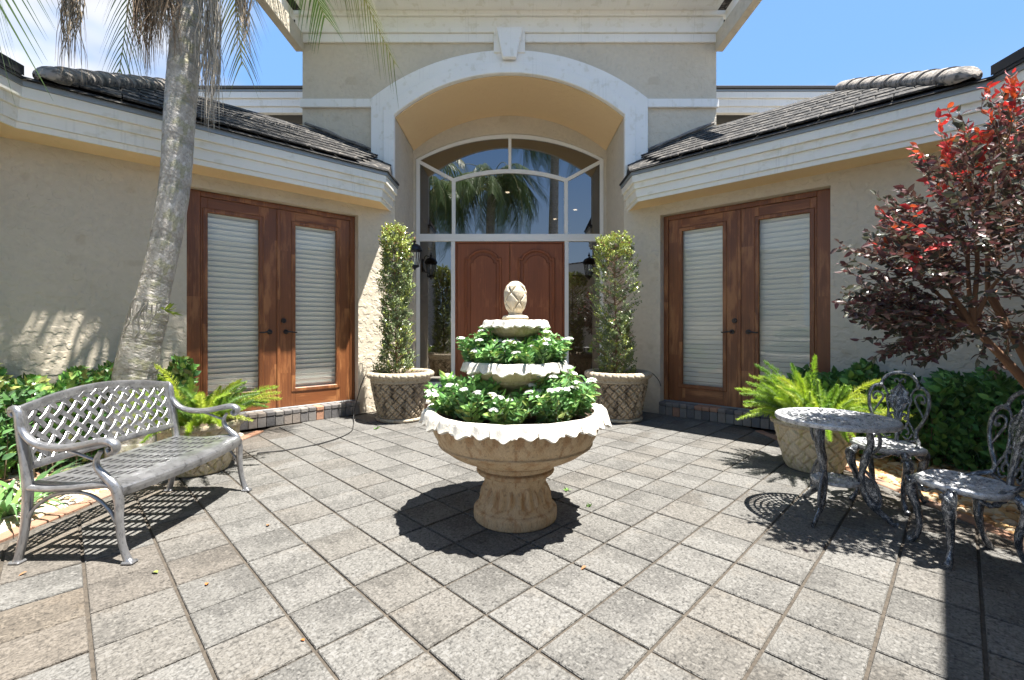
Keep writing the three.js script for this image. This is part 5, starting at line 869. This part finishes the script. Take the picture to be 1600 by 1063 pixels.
// ============================================================ RED-LEAVED SHRUB TREE (right)
{
  const t = thing('red_leaf_tree', 'spreading shrub tree with dark maroon and red leaves at the right wall', 'tree', [3.42, -0.03, -2.86]);
  const r = rng(91), br = [], tips = [], bp = (a, b, r0, r1, sag = 0.06) => { const m = a.clone().lerp(b, 0.5).add(V(0.06 * (r() - 0.5), sag, 0.06 * (r() - 0.5))); br.push(sweep([a, m, b], [r0, (r0 + r1) / 2, r1], 8, 6)); };
  // leaders from the base, then limbs to the places where the crown is full
  const hubs = [[-0.62, 1.28, 0.12], [-0.34, 1.50, -0.06], [-0.08, 1.55, 0.10], [0.2, 1.3, 0.25]].map(a => V(...a));
  part('trunk', merge([sweep([[0.05, 0, 0], [0.02, 0.4, 0.02], [-0.14, 0.80, 0.06], [-0.62, 1.28, 0.12]], [0.045, 0.036, 0.028, 0.020], 20, 8), sweep([[0.07, 0, 0.03], [0.03, 0.5, 0], [-0.08, 0.95, -0.02], [-0.34, 1.50, -0.06]], [0.042, 0.034, 0.026, 0.019], 20, 8), sweep([[0.08, 0, 0], [0.08, 0.7, 0.05], [-0.08, 1.55, 0.10]], [0.042, 0.032, 0.020], 16, 8), sweep([[0.09, 0, 0.02], [0.15, 0.6, 0.12], [0.2, 1.3, 0.25]], [0.036, 0.028, 0.018], 14, 8)]), M.twig, t);
  // clumps: centre (local), radius, share of leaves, redness
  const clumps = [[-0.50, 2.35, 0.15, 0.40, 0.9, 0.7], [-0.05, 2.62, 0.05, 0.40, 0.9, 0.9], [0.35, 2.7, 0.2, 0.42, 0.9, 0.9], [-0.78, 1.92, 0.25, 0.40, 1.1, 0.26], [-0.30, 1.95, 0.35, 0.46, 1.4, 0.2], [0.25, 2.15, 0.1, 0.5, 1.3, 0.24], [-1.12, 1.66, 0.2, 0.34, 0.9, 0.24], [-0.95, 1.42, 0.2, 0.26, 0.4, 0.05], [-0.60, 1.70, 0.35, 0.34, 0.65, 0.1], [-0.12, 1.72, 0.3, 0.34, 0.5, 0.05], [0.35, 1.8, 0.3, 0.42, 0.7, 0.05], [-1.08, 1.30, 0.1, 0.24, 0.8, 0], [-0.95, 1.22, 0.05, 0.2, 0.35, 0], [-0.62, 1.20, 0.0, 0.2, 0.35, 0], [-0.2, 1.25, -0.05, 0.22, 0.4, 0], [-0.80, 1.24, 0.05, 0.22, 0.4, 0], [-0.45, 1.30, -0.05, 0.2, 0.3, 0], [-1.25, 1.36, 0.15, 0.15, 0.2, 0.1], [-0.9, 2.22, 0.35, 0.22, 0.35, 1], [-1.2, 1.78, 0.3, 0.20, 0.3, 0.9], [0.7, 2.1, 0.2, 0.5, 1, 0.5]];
  const L = [], col = [], lim = [];
  for (const [ax, ay, az, aR, share, red] of clumps) {
    const cx = ax * 0.88 - 0.08, cy = (ay < 1.5 ? 1.28 : 1.2) + (ay - 1.245) * 0.93, cz = az * 0.9 + 0.02, R = aR * 0.92;
    const c = V(cx, cy, cz), hub = hubs.reduce((a, b) => b.distanceTo(c) < a.distanceTo(c) ? b : a); bp(hub, c, 0.014, 0.006);
    const nt = Math.round(60 * share);
    for (let i = 0; i < nt; i++) {  // a twig with paired leaves
      const a = r() * 6.283, e = Math.acos(2 * r() - 1), d = R * Math.pow(r(), 0.42), p = V(Math.sin(e) * Math.cos(a), Math.cos(e) * 0.85, Math.sin(e) * Math.sin(a)).multiplyScalar(d).add(c);
      const out = p.clone().sub(V(-0.3, 1.35, 0.1)).normalize().add(V(0.5 * (r() - 0.5), 0.15 + 0.5 * (r() - 0.5), 0.5 * (r() - 0.5))).normalize(), len = 0.13 + 0.10 * r(), q = p.clone().addScaledVector(out, len);
      lim.push(sweep([p.clone().lerp(c, 0.45), p, q], [0.0035, 0.0025, 0.0012], 4, 4));
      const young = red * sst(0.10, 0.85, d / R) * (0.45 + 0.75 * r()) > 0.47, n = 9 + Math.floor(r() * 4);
      for (let k = 0; k < n; k++) {
        const w = 0.1 + 0.95 * k / n, b = p.clone().lerp(q, w), s = k % 2 ? 1 : -1, side = V(out.y, -out.x, 0.4 * s).cross(out).normalize(), up = V(0, 1, 0), ang = r() * 6.283, dr = out.clone().multiplyScalar(0.8).addScaledVector(side, s * (0.6 + 0.4 * r())).addScaledVector(up, 1.3 * (r() - 0.5)).add(V(Math.cos(ang), 0.3 * (r() - 0.5), Math.sin(ang)).multiplyScalar(0.8));
        L.push(mat4(b.x, b.y, b.z, dr, r() * 6.283, 0.55 + 0.5 * r()));
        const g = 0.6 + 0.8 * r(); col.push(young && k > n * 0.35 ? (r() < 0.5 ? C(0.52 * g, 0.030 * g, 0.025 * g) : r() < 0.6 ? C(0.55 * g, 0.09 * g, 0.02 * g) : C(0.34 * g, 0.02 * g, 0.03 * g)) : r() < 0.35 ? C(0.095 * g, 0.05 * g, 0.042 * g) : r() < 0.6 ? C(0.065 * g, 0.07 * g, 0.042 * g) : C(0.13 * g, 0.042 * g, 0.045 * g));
      }
    }
  }
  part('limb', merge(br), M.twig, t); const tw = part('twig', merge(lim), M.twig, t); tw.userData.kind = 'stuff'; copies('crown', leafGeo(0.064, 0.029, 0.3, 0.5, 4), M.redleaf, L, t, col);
  console.log('red leaves', L.length);
}

// ============================================================ PALMS
function frondGeo(seed, len, droop, nl, ll, flop) { // feather frond along +z from the crown; leaflets hang by flop
  const r = rng(seed), c = curve([[0, 0, 0], [0, len * 0.22, len * 0.30], [0, len * 0.22 - droop * 0.25, len * 0.65], [0, len * 0.10 - droop, len * 0.95]]), q = [];
  for (let i = 0; i < nl; i++) for (const s of [-1, 1]) {
    const t = 0.14 + 0.86 * (i + 0.5 * r()) / nl, p = c.getPoint(Math.min(1, t)), d = c.getTangent(Math.min(1, t)), l = ll * (0.5 + 0.5 * Math.sin(Math.PI * clamp(t * 0.8 + 0.15))) * (0.85 + 0.3 * r());
    const o = V(s * (1 - 0.5 * flop), -flop * (0.6 + 0.4 * r()), 0).addScaledVector(d, 0.65 + 0.3 * r()).normalize(), w = 0.013 + 0.006 * r(), n = 4, at = (k, e) => { const y = p.clone().addScaledVector(o, l * k); y.y -= l * 0.42 * k * k * (0.6 + flop); const ww = w * e * (1 - 0.92 * k * k); return [y.x + d.x * ww, y.y + d.y * ww + 0.006 * Math.abs(e), y.z + d.z * ww]; };
    for (let k = 0; k < n; k++) q.push([at(k / n, -1), at(k / n, 1), at((k + 1) / n, 1), at((k + 1) / n, -1)]);
  }
  return [tri(q), sweep([c.getPoint(0), c.getPoint(0.3), c.getPoint(0.6), c.getPoint(1)], [0.026, 0.017, 0.010, 0.004], 16, 6)];
}
const greenF = [M.leaf.clone(), M.leaf.clone()]; greenF[0].color = C(0.09, 0.17, 0.035); greenF[1].color = C(0.20, 0.22, 0.05);
const rachisM = std({ color: C(0.30, 0.28, 0.10), roughness: 0.7 });
function strands(seed, n, len, spread, w) { // dry hanging strands
  const r = rng(seed), q = [];
  for (let i = 0; i < n; i++) {
    const a = r() * 6.283, d = spread * Math.sqrt(r()), y0 = -len * 0.55 * Math.pow(r(), 1.2), l = (len + y0) * (0.45 + 0.6 * r()), x = d * Math.cos(a) * 0.5, z = d * Math.sin(a) * 0.5, kx = 0.11 * (r() - 0.5), kz = 0.11 * (r() - 0.5), f = 5, ang = r() * 3.14, at = (k, s) => { const o = Math.sqrt(k); return [x + d * Math.cos(a) * 0.6 * o + kx * Math.sin(k * 5) + Math.cos(ang) * w * s * (1 - 0.8 * k), y0 - l * k, z + d * Math.sin(a) * 0.6 * o + kz * Math.sin(k * 4 + 1) + Math.sin(ang) * w * s * (1 - 0.8 * k)]; };
    for (let k = 0; k < f; k++) q.push([at(k / f, -1), at(k / f, 1), at((k + 1) / f, 1), at((k + 1) / f, -1)]);
  }
  return tri(q);
}
{
  const t = thing('palm_tree', 'grey trunked palm leaning behind the bench, dry fronds hanging', 'palm tree', [-3.58, -0.03, -4.25]);
  // [height, x offset, radius]
  const pr = [[0, 0.0, 0.235], [0.45, 0.0, 0.215], [0.82, 0.045, 0.195], [1.18, 0.115, 0.180], [1.42, 0.175, 0.176], [1.60, 0.205, 0.150], [2.05, 0.295, 0.148], [2.66, 0.395, 0.147], [3.15, 0.440, 0.150], [3.62, 0.490, 0.153], [4.05, 0.525, 0.138], [4.36, 0.550, 0.112], [4.9, 0.60, 0.10], [5.4, 0.61, 0.095]];
  const tr = sweep(pr.map(([y, x]) => [x, y, 0.02 * Math.sin(y * 2)]), pr.map(p => p[2] * 0.83), 150, 36, 1, V(0, 0, 1), 1.2, 5.4, (u, v) => 0.03 * (fbm(u, v, 6, 4, 7) - 0.5) + 0.018 * Math.sin(v * 5.4 * 46 + 2 * Math.sin(u * 6.283)) * (0.4 + vn(u * 5, v * 20, 5, 9)) * 0.6 + 0.10 * Math.exp(-Math.pow((v - 0.268) / 0.017, 2)) * Math.pow(Math.max(0, Math.sin(u * 6.283 * 1 + 2.6)), 2) + 0.035 * Math.max(0, Math.sin(u * 6.283 * 5 + 3 * v)) * sst(0.31, 0.26, v) );
  part('trunk', tr, M.trunk, t);
  // clinging roots and a small air plant where the trunk bends
  const roots = []; const r = rng(101); for (let i = 0; i < 15; i++) { const a = -0.9 + 1.9 * i / 14 + 0.1 * r(), R = 0.150, x0 = 0.18, pts = []; const l = 0.25 + 0.55 * r(); for (let k = 0; k <= 6; k++) { const y = 1.48 - l * k / 6, cx = lerp(0.19, 0.19 - l * 0.26, k / 6), an = a * (1 - 0.2 * k / 6) + 0.12 * Math.sin(k * 1.3 + i); pts.push([cx + (R + 0.012 * k / 6) * Math.sin(an), y + 0.02 * (i % 3), (R + 0.012 * k / 6) * Math.cos(an)]); } roots.push(sweep(pts, [0.006, 0.010, 0.008, 0.004], 12, 5)); }
  part('root', merge(roots), M.trunk, t);
  const tuft = [], tc = V(0.37, 1.43, 0.09); for (let i = 0; i < 16; i++) { const a = r() * 6.283, d = V(0.7 + 0.6 * Math.cos(a), 0.4 + 0.7 * Math.sin(a), 0.5 * Math.cos(a * 2)).normalize(), g = leafGeo(0.09 + 0.08 * r(), 0.022, 0.2, 0.6, 3); g.applyMatrix4(mat4(tc.x, tc.y, tc.z, d, r() * 6, 1)); tuft.push(g); }
  const air = M.leaf.clone(); air.color = C(0.26, 0.34, 0.04); part('air_plant', merge(tuft), air, t);
  // living fronds
  const cx = 0.60, cy = 5.55, F = [frondGeo(111, 2.2, 0.9, 46, 0.62, 0.55), frondGeo(112, 2.4, 1.5, 48, 0.66, 0.75), frondGeo(113, 2.0, 0.4, 44, 0.6, 0.4)];
  [[1.25, 2, 0], [1.95, 2, 0.1], [2.9, 2, 0.1], [3.5, 0, 0.0], [4.1, 1, 0.1], [4.7, 2, 0.05], [5.35, 0, -0.1], [0.75, 2, 0.32], [-0.25, 1, 0, 0.5], [1.3, 0, 0.1, -0.8], [2.2, 2, 0.1, -0.7], [3.1, 0, 0.1, -0.8], [4.0, 2, 0.1, -0.75], [4.9, 0, 0.1, -0.8], [5.8, 2, 0.1, -0.7], [2.6, 1, 0, -0.3], [3.8, 1, 0, -0.3]].forEach(([a, k, e, tilt = 0], i) => {
    const f = part('frond', F[k][0], greenF[i % 2], t); f.position.set(cx, cy + e, 0); f.rotation.set(tilt, a, 0, 'YXZ'); const s = part('rachis', F[k][1], rachisM, f);
  });
  // dry hanging clusters
  const dry = [M.husk, M.husk.clone(), M.husk.clone()]; dry[1].color = C(0.24, 0.17, 0.11); dry[2].color = C(0.46, 0.40, 0.32);
  [[-0.13, 4.72, 0.45, 1.30, 0.07, 110], [0.36, 4.75, 0.30, 1.25, 0.10, 150], [0.80, 4.75, 0.10, 1.65, 0.085, 150], [1.22, 4.62, 0.30, 1.0, 0.055, 70], [0.55, 4.70, 0.32, 1.0, 0.12, 110], [0.20, 4.9, -0.2, 1.0, 0.12, 100]].forEach(([x, y, z, l, s, n], i) => { const m = part('dry_frond', strands(120 + i, n, l, s, 0.0055), dry[i % 3], t); m.position.set(x, y, z); });
  part('dry_stalk', merge([[-0.13, 4.72, 0.45], [0.36, 4.75, 0.30], [0.80, 4.75, 0.10], [1.22, 4.62, 0.30], [0.55, 4.7, 0.32]].map(([x, y, z]) => sweep([[cx, cy - 0.05, 0], [(cx + x) / 2, cy + 0.08, z / 2], [x, y, z], [x, y - 0.3, z]], [0.03, 0.02, 0.014, 0.006], 14, 6))), M.husk, t);
  // palms across the garden, seen in the arched window
  const gp = (label, p, H, s, seed, lean) => {
    const g = thing('garden_palm', label, 'palm tree', p), q = rng(seed);
    part('trunk', sweep([[0, 0, 0], [lean * 0.3, H * 0.4, 0], [lean, H, 0]], [0.30, 0.25, 0.20], 40, 14, 1, V(0, 0, 1), 1, H), M.trunk, g);
    const cr = [[], []]; for (let i = 0; i < 38; i++) { const f = F[i % 3].map(k => { const c = k.clone(); c.rotateX(1.1 * (q() - 0.25)); c.rotateY(i * 2.4); c.scale(s, s, s); c.translate(lean, H + 0.2 * q(), 0); return c; }); cr[0].push(f[0]); cr[1].push(f[1]); }
    const a = part('crown', merge(cr[0]), greenF[0], g); part('rachis', merge(cr[1]), rachisM, a); return g;
  };
  gp('tall palm beyond the court, mirrored in the middle of the arched window', [-1.3, -0.05, 6.2], 8.1, 1.3, 131, 0.3);
  gp('palm beyond the court, mirrored in the left pane of the arched window', [-3.8, -0.05, 5.4], 7.6, 1.2, 132, -0.2);
  gp('slender palm beyond the court whose trunk mirrors in the right of the window', [2.0, -0.05, 6.4], 11.4, 1.1, 133, 0.2);
}

// ============================================================ SMALL THINGS
tag(part(numbered('cable'), sweep([[-1.96, 0.63, -6.12], [-2.02, 0.60, -6.25], [-2.10, 0.45, -6.30], [-2.16, 0.2, -6.26], [-2.14, 0.06, -6.10], [-2.02, 0.008, -5.75], [-1.90, 0.008, -5.25], [-2.0, 0.008, -4.85], [-2.25, 0.008, -4.55], [-2.50, 0.008, -4.42]], [0.006, 0.006, 0.006], 80, 6), M.cable, scene), 'thin black cable from the left urn across the pavers', 'cable');
tag(part(numbered('cable'), sweep([[1.86, 0.63, -6.14], [1.98, 0.58, -6.30], [2.08, 0.48, -6.38], [2.12, 0.40, -6.42]], [0.006, 0.006, 0.006], 20, 6), M.cable, scene), 'short black cable between the right urn and the right french door', 'cable');
{
  const r = rng(141), leafC = { green: [0.22, 0.30, 0.05], orange: [0.42, 0.14, 0.03], brown: [0.26, 0.12, 0.05] };
  const fl = (label, x, z, c, s, a) => { const m = std({ color: C(...leafC[c]), roughness: 0.8, side: THREE.DoubleSide }), g = leafGeo(0.05, 0.022, 0.4, 0.5, 4); g.rotateX(-Math.PI / 2 + 0.1); g.translate(0, 0.008, 0); const o = tag(part(numbered('fallen_leaf'), g, m, scene), label, 'leaf'); o.position.set(x, 0.003, z); o.rotation.y = a; o.scale.setScalar(s); };
  fl('pale green leaf lying on the pavers in front of the bench', -1.782, -2.268, 'green', 0.9, 1.2); fl('orange leaf lying on the pavers below the bench, towards the camera', -1.465, -2.16, 'orange', 0.75, 0.4);
  fl('orange brown leaf on a paver joint right of the fountain foot', 0.384, -2.33, 'brown', 0.8, 2.2); fl('curled brown leaf on the pavers left of the fountain shadow', -1.52, -2.80, 'brown', 0.9, 0.3); fl('small brown leaf at the lower left corner of the court', -2.45, -2.28, 'brown', 0.7, 2.8);
  fl('tiny rust leaf on a joint near the bottom of the picture', -0.82, -1.78, 'orange', 0.5, 1.0);
  const wd = (label, x, z, s, seed) => { const q = rng(seed), gs = []; for (let i = 0; i < 9; i++) { const a = q() * 6.283, g = leafGeo(0.045 + 0.03 * q(), 0.02, 0.2, 0.6, 3); g.applyMatrix4(mat4(0, 0, 0, V(Math.cos(a), 0.5 + 0.6 * q(), Math.sin(a)), q() * 6, s)); gs.push(g); } const m = M.leaf.clone(); m.color = C(0.13, 0.27, 0.04); const t = thing('weed', label, 'weed', [x, 0, z]); part('foliage', merge(gs), m, t); };
  wd('bright weed sprouting by the foot of the left urn', -1.66, -5.50, 0.9, 151); wd('small weed in a joint right of the fountain foot', 0.42, -3.42, 0.7, 152); wd('tiny weed in a joint right of the fountain shadow', 0.53, -3.12, 0.55, 153);
}
renderer.render(scene, camera);
